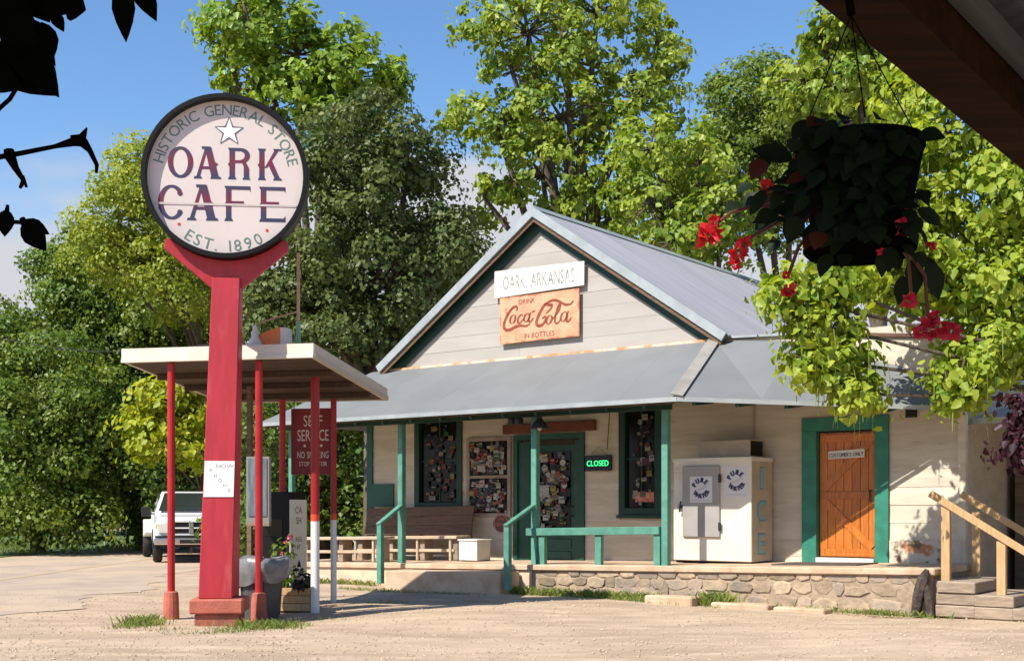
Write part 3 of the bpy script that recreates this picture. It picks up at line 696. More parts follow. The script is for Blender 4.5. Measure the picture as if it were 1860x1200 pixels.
bench(.12, 3.05, -.62, True, 'long brown bench with solid plank back against the front wall', .49, 4)
bench(-.55, 1.85, -1.55, False, 'low backless plank bench at the far left end of the porch', .50, 3)
WB = at_store('white_box', 3.42, -.70, floor_z(3.4), label='small white painted box on porch floor beside the long bench', cat='box')
MB().box(-.26, .20, -.22, .20, .02, .40).build('body', M['white'], WB, bevel=.008); MB().box(-.28, .22, -.24, .22, .401, .43).build('lid', M['white'], WB, bevel=.006)
for sx in (-.22, .14): MB().box(sx, sx+.05, -.18, .16, 0, .02).build('runner', M['oldwood'], WB)

# signs on the wall
TS = at_store('town_sign', 4.49, -.10, 5.94, label='white board lettered OARK, ARKANSAS high on the gable', cat='sign')
ts = MB().prism([(-1.08, -.27), (1.07, -.24), (1.08, .215), (-1.07, .27)], .035, 'y', -.02).build('board', M['white'], TS, bevel=.004)
mb = MB(); line_text(mb, 'OARK, ARKANSAS', 0, -.005, .27, -.0225, .50, slope=-.02); mb.build('lettering', mat('faded_grey_paint', (.17, .16, .17), (.40, .38, .37), scale=7, rough=.8, lo=.35, hi=.7), TS)

CS = at_store('soft_drink_sign', 4.50, -.10, 5.20, label='faded orange metal soft drink sign with red-brown script lettering', cat='sign')
MB().prism([(-.95, -.455), (.95, -.43), (.95, .44), (-.95, .46)], .022, 'y', -.012).build('panel', mat('faded_orange_tin', (.55, .26, .15), (.58, .36, .22), scale=3, rough=.6, col3=(.42, .10, .055), s3=3.4, lo3=.60, hi3=.72), CS)
rustred = mat('red_brown_enamel', (.19, .036, .016), (.27, .065, .03), scale=6, rough=.6)
mb = MB()
for (a, b, c, d) in ((-.95, .95, .43, .455), (-.95, .95, -.445, -.42), (-.95, -.925, -.42, .43), (.925, .95, -.42, .43)): mb.box(a, b, -.0145, -.0125, c+(.0), d)
mb.build('border', mat('rust_border', (.50, .13, .07), (.66, .34, .18), scale=6, rough=.7, lo=.4, hi=.6), CS)
mb = MB()
def cpt(p): return ((p[0]-705)/1000*1.9, (735-(p[1]+.07*(p[0]-705)))/600*.9)
def pen(pts, w0, w1=None, sm=3):
    q = [Vector((*cpt(p), 0)) for p in pts]
    for _ in range(sm):
        r_ = [q[0]]
        for i in range(len(q)-1): r_ += [q[i].lerp(q[i+1], .25), q[i].lerp(q[i+1], .75)]
        q = r_+[q[-1]]
    n_ = len(q); w1 = w0 if w1 is None else w1
    ws = [(w0+(w1-w0)*math.sin(math.pi*i/(n_-1))) for i in range(n_)]
    mb.stroke([(p.x, p.y) for p in q], ws, -.0165, .003)
def ov(cx, cy, rx, ry, sl_=.25, w_=.03):
    pts = []
    for i in range(18):
        a = 2*math.pi*i/18; x_ = cx+rx*math.cos(a)-sl_*ry*math.sin(a)*-1*-1; pts.append(cpt((cx+rx*math.cos(a)+sl_*ry*math.sin(a)*1.0, cy-ry*math.sin(a))))
    mb.stroke(pts, [w_*(1.5 if abs(math.cos(2*math.pi*i/18)) > .6 else .6) for i in range(18)], -.0165, .003, True)
pen([(425, 640), (440, 590), (395, 575), (325, 650), (262, 780), (258, 875), (330, 890), (400, 850), (480, 828), (540, 850), (600, 815)], .022, .062)
ov(375, 745, 32, 55); pen([(505, 700), (480, 690), (440, 740), (440, 800), (475, 800), (520, 740)], .02, .042)
ov(555, 735, 33, 55); pen([(605, 670), (585, 740), (580, 790), (610, 790), (640, 740)], .02, .042); pen([(620, 665), (665, 650)], .03)
mb.build('script_word', rustred, CS); mb = MB()
pen([(800, 690), (860, 640), (880, 580), (840, 590), (790, 560), (720, 680), (672, 800), (690, 850), (760, 840), (800, 770), (790, 720), (750, 760)], .022, .064)
pen([(775, 590), (830, 545), (900, 520), (970, 550), (1040, 600), (1110, 590), (1135, 545)], .02, .05)
ov(838, 775, 32, 56); pen([(880, 770), (950, 690), (985, 590), (960, 580), (915, 720), (905, 820), (945, 830), (985, 770)], .018, .042)
ov(1020, 745, 36, 60); pen([(1075, 670), (1055, 750), (1050, 810), (1085, 805), (1110, 760)], .02, .044)
mb.build('script_word', rustred, CS)
line_text(MB(), 'DRINK', -.28, .34, .10, -.0165, .95).build('small_word', rustred, CS); line_text(MB(), 'IN BOTTLES', .02, -.335, .10, -.0165, .9).build('small_word', rustred, CS)

LE = at_store('open_closed_sign', 5.87, -.09, 2.345, label='small black light-up sign with green letters right of the front door', cat='sign')
MB().box(-.29, .29, -.03, .03, -.145, .145).build('case', mat('navy_case', (.012, .010, .022), rough=.35), LE, bevel=.01)
mb = MB(); line_text(mb, 'CLOSED', 0, 0, .105, -.032, .86, thick=.006); mb.build('lit_letters', mat('green_led', (.05, .85, .30), emit=.75), LE)
MB().tube([(-.2, 0, .14), (0, -.005, .30), (.2, 0, .14)], .004, 5).build('chain', M['iron'], LE)

BG = at_store('round_badge_sign', 3.56, -.06, 1.20, label='small round dark red badge sign low beside the front door', cat='sign')
MB().disc(0, 0, .20, .165, -.025, .02, 40).build('plate', mat('dark_red_enamel', (.16, .03, .022), (.11, .04, .03), scale=8, rough=.5), BG)
mb = MB().ring(0, 0, .165, .18, -.030, -.026, 40); arc_text(mb, 'COLD', .10, 145, 35, .05, -.030); line_text(mb, 'DRINKS', 0, -.02, .07, -.030, .9); mb.build('lettering', mat('faded_pink', (.42, .20, .17), rough=.6), BG)

DS = at_store('door_notice', 10.64, .025, 2.39, label='narrow white notice on the upper half of the orange plank door', cat='sign')
MB().prism([(-.31, -.075), (.31, -.055), (.31, .085), (-.31, .055)], .008, 'y', -.012).build('plate', M['white'], DS)
mb = MB(); line_text(mb, "CUSTOMER'S ONLY", 0, -.005, .062, -.0145, .72, slope=.03, thick=.002); mb.build('lettering', M['iron'], DS)

# wooden steps with new lumber rails at the right end
WS = at_store('wooden_steps', 12.8, -1.55, 0, label='timber block steps with raw lumber handrails at the right end of the porch', cat='steps')
for i, (x0, x1, zt) in enumerate(((0.0, .52, .50), (.5, 1.02, .33), (1.0, 1.55, .17))):
    nb = 3 - i
    for j in range(nb):
        z1 = zt-j*.165; z0 = z1-.158
        MB().box(x0 if j == 0 else -.02+.0, x1, -.55+rst.uniform(-.02, .02), .95, z0, z1).build('timber', M['oldwood'], WS, bevel=.012)
for (yy, offx) in ((-.30, 0), (1.05, .02)):
    for (px_, top_, bot) in ((.05, 1.53, .02), (.80, 1.06, .02)) if yy < 0 else ((.05, 1.45, .5), (.98, 1.03, .1)):
        MB().box(-.06, .06, -.045, .045, 0, top_-bot).build('rail_post', M['newwood'], WS, loc=(px_+offx, yy, bot), bevel=.005)
    MB().bar((-.16+offx, yy-.055, 1.72), (1.16+offx, yy-.055, .90), .04, .10).build('handrail', M['newwood'], WS, bevel=.004)
for (px_, yy) in ((.30, .3), (.9, 1.1)): MB().lathe([(.11, 0), (.12, .1), (.10, .28)], 9).build('log', M['bark'], WS, loc=(px_+1.0, yy+.9, 0))
# burnt stump at the corner of the stone wall
SP = at_store('charred_stump', 12.62, -2.15, 0, label='charred black forked stump at the right corner of the stone wall', cat='stump')
MB().tube([(-.10, 0, 0), (-.06, 0, .28), (0, .02, .52), (.05, .03, .66)], [.07, .085, .09, .03], 7).build('stem', mat('charred_wood', (.03, .024, .02), (.09, .065, .05), scale=12, rough=.95, bump=.8), SP)
MB().tube([(.12, -.02, 0), (.09, 0, .25), (.03, .02, .45)], [.05, .06, .05], 7).build('fork', mat('charred_fork', (.035, .028, .022), (.08, .06, .045), scale=12, rough=.95), SP)

# darker annex set back on the right
AN = at_store('annex_shed', 12.6, 2.6, 0, label='dark shaded board shed set back beyond the right end of the store', cat='shed')
MB().box(0, 6, 0, .1, 0, 3.2).box(0, .1, .1, 4, 0, 3.2).build('wall', mat('shed_backing', (.10, .08, .06), rough=.9), AN)
sd = mat('shed_boards', (.17, .135, .10), (.12, .09, .07), scale=3, rough=.85, rand=.15, stretch=(.6, 1, 4))
for i in range(15): MB().hexa([(0, -.025, .02+i*.21), (6, -.025, .02+i*.21), (6, -.002, .02+i*.21), (0, -.002, .02+i*.21), (0, -.01, .225+i*.21), (6, -.01, .225+i*.21), (6, -.002, .225+i*.21), (0, -.002, .225+i*.21)]).build('board', sd, AN)
ar = MB().hexa([(-.1, -2.3, 2.86), (6.2, -2.3, 2.95), (6.2, 4, 3.9), (-.1, 4, 3.8), (-.1, -2.3, 2.90), (6.2, -2.3, 2.99), (6.2, 4, 3.95), (-.1, 4, 3.85)]).build('roof', M['metalroof'], AN)
MB().bar((-.1, -2.31, 2.86), (6.2, -2.31, 2.95), .02, .09).build('eave_trim', M['galv'], ar)
MB().box(.9, .98, -2.15, -2.07, 0, 2.85).build('post', M['oldwood'], AN); MB().box(3.6, 3.68, -2.15, -2.07, 0, 2.9).build('post', M['oldwood'], AN)
# pale metal roof of a shed farther back
FS = at_store('far_shed', 17.2, 16.0, 0, label='white metal shed roof glimpsed over the wing through the leaves', cat='shed')
MB().box(-3, 3, -3, 3, 0, 6.0).build('wall', M['siding'], FS)
MB().prism([(-3.4, 5.9), (3.4, 5.9), (0, 7.8)], 6.6, 'y', -3.3).build('roof', mat('white_metal', (.72, .74, .76), rough=.4), FS)
MB().tube([(-2.4, -3.5, 0), (-2.4, -3.5, 8.3)], .05, 8).build('vent_pipe', M['galv'], FS)

# ---------------------------------------------------------------- filling-station canopy
CA = R(-12)
CO = Vector((-2.70, 16.50, 0))
CN = empty('station_canopy', CO, CA, label='flat white-edged filling station canopy on thin red posts', cat='canopy')
def C2W(p): c, s = math.cos(CA), math.sin(CA); return Vector((CO.x+p[0]*c-p[1]*s, CO.y+p[0]*s+p[1]*c, p[2]))
def W2C(x, y): c, s = math.cos(-CA), math.sin(-CA); x -= CO.x; y -= CO.y; return (x*c-y*s, x*s+y*c)
x0, x1, y0, y1 = -2.865, 0, 0, 3.25
zf, zb = 3.56, 3.255   # underside front / back
def cz_(y): return zf+(zb-zf)*(y-y0)/(y1-y0)
cb = MB().hexa([(x0+.05, y0+.05, zf+.03), (x1-.05, y0+.05, zf+.03), (x1-.05, y1-.05, zb+.03), (x0+.05, y1-.05, zb+.03), (x0+.05, y0+.05, zf+.175), (x1-.05, y0+.05, zf+.175), (x1-.05, y1-.05, zb+.175), (x0+.05, y1-.05, zb+.175)]).build('roof', M['metalroof'], CN)
nb = 11
for i in range(nb):
    a, b = y0+.05+(y1-y0-.1)*i/nb, y0+.05+(y1-y0-.1)*(i+1)/nb
    MB().hexa([(x0+.06, a+.006, cz_(a)+.012), (x1-.06, a+.006, cz_(a)+.012), (x1-.06, b-.006, cz_(b)+.012), (x0+.06, b-.006, cz_(b)+.012), (x0+.06, a+.006, cz_(a)+.029), (x1-.06, a+.006, cz_(a)+.029), (x1-.06, b-.006, cz_(b)+.029), (x0+.06, b-.006, cz_(b)+.029)]).build('soffit_board', M['soffit'], cb)
for yy in (.9, 1.75, 2.6): MB().hexa([(x0+.08, yy-.05, cz_(yy)-.07), (x1-.08, yy-.05, cz_(yy)-.07), (x1-.08, yy+.05, cz_(yy)-.07), (x0+.08, yy+.05, cz_(yy)-.07), (x0+.08, yy-.05, cz_(yy)+.010), (x1-.08, yy-.05, cz_(yy)+.010), (x1-.08, yy+.05, cz_(yy)+.010), (x0+.08, yy+.05, cz_(yy)+.010)]).build('joist', M['soffit'], cb)
fm = mat('white_fascia', (.66, .61, .53), (.60, .54, .45), scale=2, rough=.5)
fx = MB().box(x0, x1, y0-.02, y0+.048, zf, zf+.195).build('fascia', fm, CN); MB().box(x0, x1, y0-.035, y0-.021, zf+.0, zf+.045).build('drip_strip', fm, fx)
for sx in (x0, x1-.05):
    MB().hexa([(sx, y0+.05, zf), (sx+.05, y0+.05, zf), (sx+.05, y1, zb), (sx, y1, zb), (sx, y0+.05, zf+.193), (sx+.05, y0+.05, zf+.193), (sx+.05, y1, zb+.193), (sx, y1, zb+.193)]).build('fascia', mat('grey_white_fascia', (.50, .45, .38), (.43, .385, .32), scale=2, rough=.55), CN)
MB().box(x0+.05, x1-.05, y1-.05, y1, zb, zb+.19).build('fascia', fm, CN)
dw = MB().hexa([(x1+.001, y0+.0, zf), (x1+.02, y0, zf), (x1+.02, y1, zb), (x1+.001, y1, zb), (x1+.001, y0, zf+.07), (x1+.02, y0, zf+.07), (x1+.02, y1, zb+.07), (x1+.001, y1, zb+.07)]).build('drip_strip', mat('brown_drip', (.42, .36, .29), rough=.6), CN)
def cpost(px, py, r_, white, base, topoff=0, cube=False):
    l = W2C(px, py)
    zt = cz_(l[1])-.0; zb_ = ground_z(px, py)-.03
    mb = MB(); zs_ = white if white else zb_
    p = mb.tube([(0, 0, zs_), (0, 0, zt)], r_, 14).build('post', M['redpost'] if not white else mat('dark_red_post', (.30, .012, .014), rough=.4), CN, loc=(l[0], l[1], 0), smooth=False)
    if white:
        MB().tube([(0, 0, zb_), (0, 0, white-.10)], r_*1.0, 14).build('white_sleeve', mat('white_post_paint', (.74, .73, .72), (.66, .65, .64), rough=.5), p)
        MB().tube([(0, 0, white-.10), (0, 0, white)], r_*1.03, 14).build('red_band', mat('orange_red_band', (.60, .07, .025), rough=.5), p)
    if base: MB().lathe([(.115, zb_-.05), (.105, .22), (.095, .33), (.06, .345)], 14, sx=1.0).build('footing', M['redconc'], p, bevel=0)
cpost(-4.80, 17.06, .052, 0, True); cpost(-3.51, 16.80, .052, 0, True)
cpost(-2.88, 17.72, .064, 1.42, False); cpost(-2.85, 19.35, .048, 1.42, False); cpost(-3.68, 19.42, .050, 0, False)
cpost(-4.72, 19.55, .048, 0, False)
MB().box(-.035, .035, -.035, .035, 0, 3.34).build('wood_post', M['brownwood'], CN, loc=(*W2C(-3.95, 18.25), 0))

# hanging self-service board
SS = empty('self_service_board', Vector((-3.19, 19.46, 2.58)), CA, label='dark red SELF SERVICE board hung under the canopy between rear posts', cat='sign')
MB().box(-.375, .375, -.02, .02, -.53, .53).build('board', M['maroon'], SS, bevel=.004)
agw = mat('aged_white_print', (.62, .52, .46), rough=.6)
line_text(MB(), 'SELF', 0, .33, .18, -.022, .66).build('lettering', agw, SS); line_text(MB(), 'SERVICE', 0, .10, .18, -.022, .56).build('lettering', agw, SS)
for i in (-1, 0, 1): MB().disc(i*.14, -.07, .022, .022, -.0225, .001, 10).build('printed_dot', agw, SS)
line_text(MB(), 'NO SMOKING', 0, -.215, .105, -.022, .56).build('lettering', agw, SS); line_text(MB(), 'STOP MOTOR', 0, -.36, .07, -.022, .72).build('lettering', agw, SS)
for sx in (-.33, .33): MB().tube([(sx, 0, .53), (sx, 0, .72)], .008, 6).build('hanger', M['iron'], SS)

# things on top of the canopy
OB = empty('orange_roof_box', P(497, 618, 17.05), CA, label='orange and white box sign on top of the canopy', cat='sign')
OB.location.z = 3.73
MB().prism([(-.24, 0), (.15, 0), (.15, .31), (-.04, .26), (-.24, .16)], .24, 'y', -.12).build('body', mat('orange_enamel', (.72, .15, .03), (.66, .22, .08), scale=5, rough=.5, stretch=(3, 1, 1)), OB)
MB().box(.151, .23, -.12, .12, 0, .30).build('end_panel', M['cream'], OB)
LT = empty('old_glass_lantern', P(463, 618, 16.95), 0, label='pale turned finial lamp standing on the canopy edge beside the sign column', cat='lamp'); LT.location.z = 3.75
MB().lathe([(.09, 0), (.10, .07), (.075, .12), (.05, .15), (.055, .22), (.03, .25), (.035, .29), (.028, .31), (.0, .33)], 14).build('body', M['cream'], LT, smooth=True)
MB().lathe([(.115, .0), (.12, .03), (.10, .05)], 14).build('collar', M['white'], LT)
PO = empty('roof_flag_pole', P(542, 618, 17.2), 0, label='thin rusty pole with green foot rising above the canopy', cat='pole'); PO.location.z = 3.70
MB().tube([(0, 0, 0), (0, 0, .46)], .034, 8).build('foot', mat('pale_green_pipe', (.20, .34, .22), rough=.6), PO)
MB().tube([(0, 0, .46), (0, 0, 1.43)], .024, 8).build('pipe', mat('rusty_pipe', (.40, .22, .13), (.48, .34, .20), scale=6, rough=.8), PO)
MB().tube([(0, 0, .60), (-.28, -.12, .50), (-.56, -.22, .38)], .014, 6).build('brace', mat('rusty_rod', (.42, .26, .15), rough=.8), PO)

# ---------------------------------------------------------------- round pole sign
SG = empty('cafe_pole_sign', (-3.80, 16.10, .02), R(-5.5)*-1, label='tall red column carrying a round OARK CAFE sign', cat='sign')
def prof(z):   # half width, front y, back y of the column
    t = min(max((z-.32)/(4.55-.32), 0), 1); return .216-.032*t, -.40+.38*t, .16
def lean(z): return -.085*(1-min(max((z-.32)/(4.55-.32), 0), 1))
cl = MB(); zz = [.32+(4.55-.32)*i/8 for i in range(9)]
for z_ in zz:
    hw, f_, b_ = prof(z_); o_ = lean(z_); cl.v += [(o_-hw, f_, z_), (o_+hw, f_, z_), (o_+hw+.02, b_, z_), (o_-hw+.02, b_, z_)]
for i in range(8):
    for k in range(4): cl.f.append((i*4+k, i*4+(k+1) % 4, i*4+4+(k+1) % 4, i*4+4+k))
cl.f += [(3, 2, 1, 0), (32, 33, 34, 35)]
CLM = cl.build('column', M['red'], SG, bevel=.012)
MB().box(-.40, .28, -.52, .24, .13, .319).build('base_block', M['redconc'], SG, bevel=.02)
MB().box(-.34, .22, -.47, .20, -.08, .129).build('plinth', mat('brown_plinth', (.36, .12, .08), (.26, .09, .06), scale=7, rough=.9, bump=.4), SG, bevel=.015)
# forked bracket
CZ, RR = 5.875, 1.085
pl = [(-.20, 4.35), (.20, 4.35)]
arm = [(.20, 4.42), (.80, 4.90), (.80, 5.00)]
arc = [(RR*math.cos(R(a)), CZ+RR*math.sin(R(a))) for a in range(-48, -133, -6)]
MB().prism([(-.20, 4.42), (.20, 4.42), (.81, 4.93), (.80, 5.06)]+arc+[(-.80, 5.06), (-.81, 4.93)], .10, 'y', .03).build('bracket', M['red'], SG, bevel=.01)
MB().ring(0, CZ, RR-.065, RR, -.14, .16, 72).build('rim', M['black'], SG, bevel=.006)
FACE = MB().disc(0, CZ, RR-.064, RR-.064, -.02, .06, 72).build('face', M['signface'], SG)
MB().disc(0, CZ, RR-.066, RR-.066, .10, .04, 64).build('back_panel', M['signface'], SG)
MB().box(-.04, .04, -.02, .06, CZ+RR, CZ+RR+.05).build('top_bolt', M['iron'], SG)
FY = -.0235
S_ = .97/136.6
def fp(cx_, cy_): return (((220+cx_/3)-420)*S_, CZ+.0+(328-(150+cy_/3))*S_)   # from the enlarged photo to metres on the face
arc_text(MB(), 'HISTORIC GENERAL STORE', .900, 168.5, 11.5, .142, FY, 0, CZ, .98).build('upper_lettering', M['lettergreen'], FACE)
arc_text(MB(), 'EST.', .905, 234.5, 264, .15, FY, 0, CZ, 1.0, inward=True).build('lower_lettering', M['lettergreen'], FACE); arc_text(MB(), '1890', .905, 271.5, 302, .15, FY, 0, CZ, 1.0, inward=True).build('year_lettering', M['lettergreen'], FACE)
rdm = mat('red_dot', (.60, .04, .05), rough=.5)
for a in (226, 308): MB().disc(.875*math.cos(R(a)), CZ+.875*math.sin(R(a)), .022, .022, FY, .002, 12).build('red_dot', rdm, FACE)
def star(r0): return [(r0*(1 if i % 2 == 0 else .42)*math.cos(math.pi/2+i*math.pi/5)+.042, CZ+.61+r0*(1 if i % 2 == 0 else .42)*math.sin(math.pi/2+i*math.pi/5)) for i in range(10)]
MB().prism(star(.19), .001, 'y', FY+.0005).build('star', mat('star_white', (.84, .82, .80), rough=.4), FACE)
MB().stroke(star(.19), .022, FY-.002, .002, True).build('star_outline', mat('grey_violet_line', (.10, .09, .13), rough=.5), FACE)
# big two-tone letters
mb = MB()
def LP(pts): mb.prism([(p[0], p[1]) for p in pts], .002, 'y', FY-.0)
def mapper(xa, xb, za, zb): return lambda u, v: (xa+(xb-xa)*u, za+(zb-za)*v)
def q(mpf, *pts): LP([mpf(*p) for p in pts])
def stem(mpf, a, b, ser=.06, nseg=6, v0=0, v1=1):
    for i in range(nseg):
        c, d = v0+(v1-v0)*i/nseg, v0+(v1-v0)*(i+1)/nseg; q(mpf, (a, c), (b, c), (b, d), (a, d))
    if ser: 
        for v_, s in ((v0, 1), (v1, -1)): mb.prism([mpf(*p) for p in ((a-ser, v_), (b+ser, v_), (b+ser*.4, v_+s*.07), (a-ser*.4, v_+s*.07))], .002, 'y', FY-.0008)
    spur(mpf, a, b)
def spur(mpf, a, b, v=.47): mb.prism([mpf(*p) for p in ((a-.07, v), (a, v-.07), (b, v-.07), (b+.0, v+.07), (a, v+.07))], .002, 'y', FY-.0014)
def earc(mpf, cx, cz, rx, rz, a0, a1, wf, n_=22):
    pts = [mpf(cx+rx*math.cos(R(a0+(a1-a0)*i/n_)), cz+rz*math.sin(R(a0+(a1-a0)*i/n_))) for i in range(n_+1)]
    mb.stroke(pts, [wf(R(a0+(a1-a0)*i/n_)) for i in range(n_+1)], FY-.0005, .002)
def letter(ch, x_0, x_1, zb_, zt_):
    mpf = mapper(fp(x_0, 0)[0], fp(x_1, 0)[0], fp(0, zb_)[1], fp(0, zt_)[1]); T = .060
    if ch == 'O':
        earc(mpf, .5, .5, .40, .455, 0, 360, lambda a: T*(.55+.6*abs(math.cos(a))))
        for sx, sg in ((.02, 1), (.98, -1)): mb.prism([mpf(sx, .5), mpf(sx+sg*.12, .43), mpf(sx+sg*.12, .57)], .002, 'y', FY-.002)
    if ch == 'C':
        earc(mpf, .52, .5, .42, .455, 42, 318, lambda a: T*(.55+.6*abs(math.cos(a))))
        for v_ in (.76, .22): mb.disc(*mpf(.83, v_), .034, .034, FY-.002, .002, 14)
    if ch == 'A':
        q(mpf, (.06, 0), (.20, 0), (.52, 1), (.42, 1)); mb.prism([mpf(*p) for p in ((.66, 0), (.94, 0), (.64, 1), (.40, 1))], .002, 'y', FY-.0008)
        q(mpf, (.26, .30), (.72, .30), (.70, .39), (.29, .39))
        for a, b in ((-.02, .30), (.60, 1.02)): mb.prism([mpf(*p) for p in ((a, 0), (b, 0), (b-.04, .07), (a+.04, .07))], .002, 'y', FY-.0012)
        mb.prism([mpf(*p) for p in ((.30, .94), (.62, .94), (.62, 1.02), (.28, 1.02))], .002, 'y', FY-.0014)
        mb.prism([mpf(*p) for p in ((.76, .55), (.90, .47), (.82, .40))], .002, 'y', FY-.0016)
    if ch == 'R':
        stem(mpf, .10, .33)
        earc(mpf, .55, .76, .30, .19, 95, -95, lambda a: T*(.6+.5*abs(math.cos(a)))); q(mpf, (.33, .90), (.58, .90), (.58, 1), (.33, 1)); q(mpf, (.33, .52), (.58, .52), (.58, .61), (.33, .61))
        mb.prism([mpf(*p) for p in ((.70, 0), (.92, 0), (.92, .36), (.78, .56), (.60, .58), (.70, .40))], .002, 'y', FY-.0012); mb.prism([mpf(*p) for p in ((.64, 0), (.98, 0), (.94, .06), (.68, .06))], .002, 'y', FY-.0016)
    if ch == 'K':
        stem(mpf, .06, .28); q(mpf, (.28, .38), (.40, .40), (.92, 1), (.74, 1)); mb.prism([mpf(*p) for p in ((.40, .55), (.56, .68), (.96, 0), (.74, 0))], .002, 'y', FY-.0012)
        for v_, s in ((0, 1), (1, -1)): mb.prism([mpf(*p) for p in ((.64, v_), (1.02, v_), (.98, v_+s*.06), (.68, v_+s*.06))], .002, 'y', FY-.0016)
    if ch in 'FE':
        stem(mpf, .08, .28)
        mb.prism([mpf(*p) for p in ((.28, .90), (.94, .90), (.98, .84), (.98, 1), (.28, 1))], .002, 'y', FY-.0012); mb.prism([mpf(*p) for p in ((.28, .47), (.74, .47), (.74, .57), (.28, .57))], .002, 'y', FY-.0012)
        if ch == 'E': mb.prism([mpf(*p) for p in ((.28, 0), (.98, 0), (.98, .17), (.92, .10), (.28, .10))], .002, 'y', FY-.0012)
for ch, a, b in (('O', 282, 420), ('A', 425, 572), ('R', 606, 738), ('K', 776, 908)): letter(ch, a, b, 542, 366)
for ch, a, b in (('C', 228, 372), ('A', 388, 556), ('F', 588, 738), ('E', 780, 932)): letter(ch, a, b, 776, 580)
m = bpy.data.materials.new('two_tone_letters'); m.use_nodes = True; t = m.node_tree; L = t.links.new
tcx = t.nodes.new('ShaderNodeTexCoord'); sx_ = t.nodes.new('ShaderNodeSeparateXYZ'); mr = t.nodes.new('ShaderNodeMapRange'); cr = t.nodes.new('ShaderNodeValToRGB')
za, zb_ = fp(0, 776)[1], fp(0, 366)[1]; mr.inputs[1].default_value = za; mr.inputs[2].default_value = zb_
L(tcx.outputs['Object'], sx_.inputs[0]); L(sx_.outputs['Z'], mr.inputs[0]); L(mr.outputs[0], cr.inputs[0])
navyc, marc = (.026, .028, .075, 1), (.13, .010, .035, 1)
e = cr.color_ramp.elements; e[0].position = 0; e[0].color = navyc; e[1].position = 1; e[1].color = navyc
for p_, c_ in ((.10, navyc), (.27, marc), (.32, marc), (.47, navyc), (.60, navyc), (.78, marc), (.83, marc)): x_ = cr.color_ramp.elements.new(p_); x_.color = c_
L(cr.outputs[0], t.nodes['Principled BSDF'].inputs['Base Color']); t.nodes['Principled BSDF'].inputs['Roughness'].default_value = .5
mb.build('main_lettering', m, FACE)
zs_ = fp(0, 683)[1]; MB().box(-.92, .92, FY-.0045, FY-.0035, zs_-.018, zs_+.008).build('panel_seam', M['signface'], FACE)
MB().box(-.93, .93, FY-.0052, FY-.0046, zs_-.006, zs_-.002).build('seam_line', mat('seam_grey', (.34, .31, .31), rough=.6), FACE)
# white notice on the column
hw, f_, b_ = prof(1.9); tl = .38/4.23
pn = MB().hexa([(lean(z_)+s_*(hw-.012)+.0, prof(z_)[1]-d_, z_) for z_ in (1.64, 2.11) for (s_, d_) in ((-1, .012), (1, .012), (1, .001), (-1, .001))])
PN = pn.build('notice_panel', mat('white_enamel_panel', (.80, .76, .74), (.74, .70, .67), scale=5, rough=.45), SG)
mb = MB(); line_text(mb, 'NOW', .07, 2.045, .050, 0, 1.2); 
for i, ch in enumerate('PHONE'): line_text(mb, ch, -.11+i*.062, 1.985-i*.065, .045, 0)
mb.v = [(v[0]+lean(v[2]), prof(v[2])[1]-.0145, v[2]) for v in mb.v]; mb.build('lettering', mat('faded_black', (.24, .23, .24), rough=.6), PN)

# ---------------------------------------------------------------- pump, bin, planter, display case under the canopy
GP = empty('fuel_pump', (-3.62, 18.9, ground_z(-3.6, 18.9)), R(-24)*-1*-1, label='black and cream fuel pump under the canopy', cat='fuel pump')
MB().box(-.36, .36, -.24, .24, 0, .10).build('base', M['cream'], GP)
MB().box(-.33, .33, -.22, .22, .101, 1.78).build('cabinet', M['black'], GP, bevel=.015)
MB().box(.331, .345, -.225, .225, .10, 1.66).build('side_panel', M['cream'], GP)
mb = MB()
def side_text(s, zc, h_, y=0.0, w_=.9):
    t = MB(); line_text(t, s, 0, zc, h_, 0, w_); mb.add([(.3465, v[0]+y, v[2]) for v in t.v], t.f)
for zc, s in ((1.50, 'CA'), (1.34, 'SH')): side_text(s, zc, .10)
for zc, s in ((1.05, 'REG'), (.93, '87')): side_text(s, zc, .07)
mb.build('lettering', M['black'], GP)
t = MB(); t.add([(.347, -.05, .62), (.347, .07, .62), (.347, .01, .74)], [(0, 1, 2)]); t.build('warning_mark', M['black'], GP)
MB().disc(-.16, 1.56, .10, .10, -.226, .005, 28).build('round_badge', M['white'], GP); MB().ring(-.16, 1.56, .045, .06, -.229, -.2265, 24).build('badge_ring', pale, GP)
MB().box(-.24, .20, -.228, -.221, 1.10, 1.36).build('dial_window', M['glass'], GP)
MB().tube([(-.34, .0, 1.3), (-.48, -.05, .9), (-.46, -.08, .45), (-.38, -.05, .75)], .018, 8).build('hose', M['black'], GP)
MB().box(-.40, -.345, -.06, .04, 1.15, 1.42).build('nozzle', M['iron'], GP, bevel=.01)

DC = empty('glass_display_case', (-3.62, 17.35, ground_z(-3.6, 17.3)), 0, label='grey glass-fronted display case on a yellow post beside the sign column', cat='display case')
MB().box(-.03, .03, -.03, .03, 0, 1.36).build('post', mat('yellow_post', (.60, .38, .12), rough=.6), DC)
MB().box(-.17, .155, -.08, .08, 1.36, 2.30).build('case', mat('grey_frame', (.24, .24, .22), rough=.5), DC)
MB().box(-.14, .125, -.092, -.081, 1.45, 2.27).build('pane', mat('blue_grey_glass', (.20, .25, .28), (.12, .16, .18), scale=4, rough=.12, stretch=(4, 1, .6)), DC)
MB().box(-.17, .155, -.085, .08, 1.31, 1.359).build('ledge', M['oldwood'], DC)

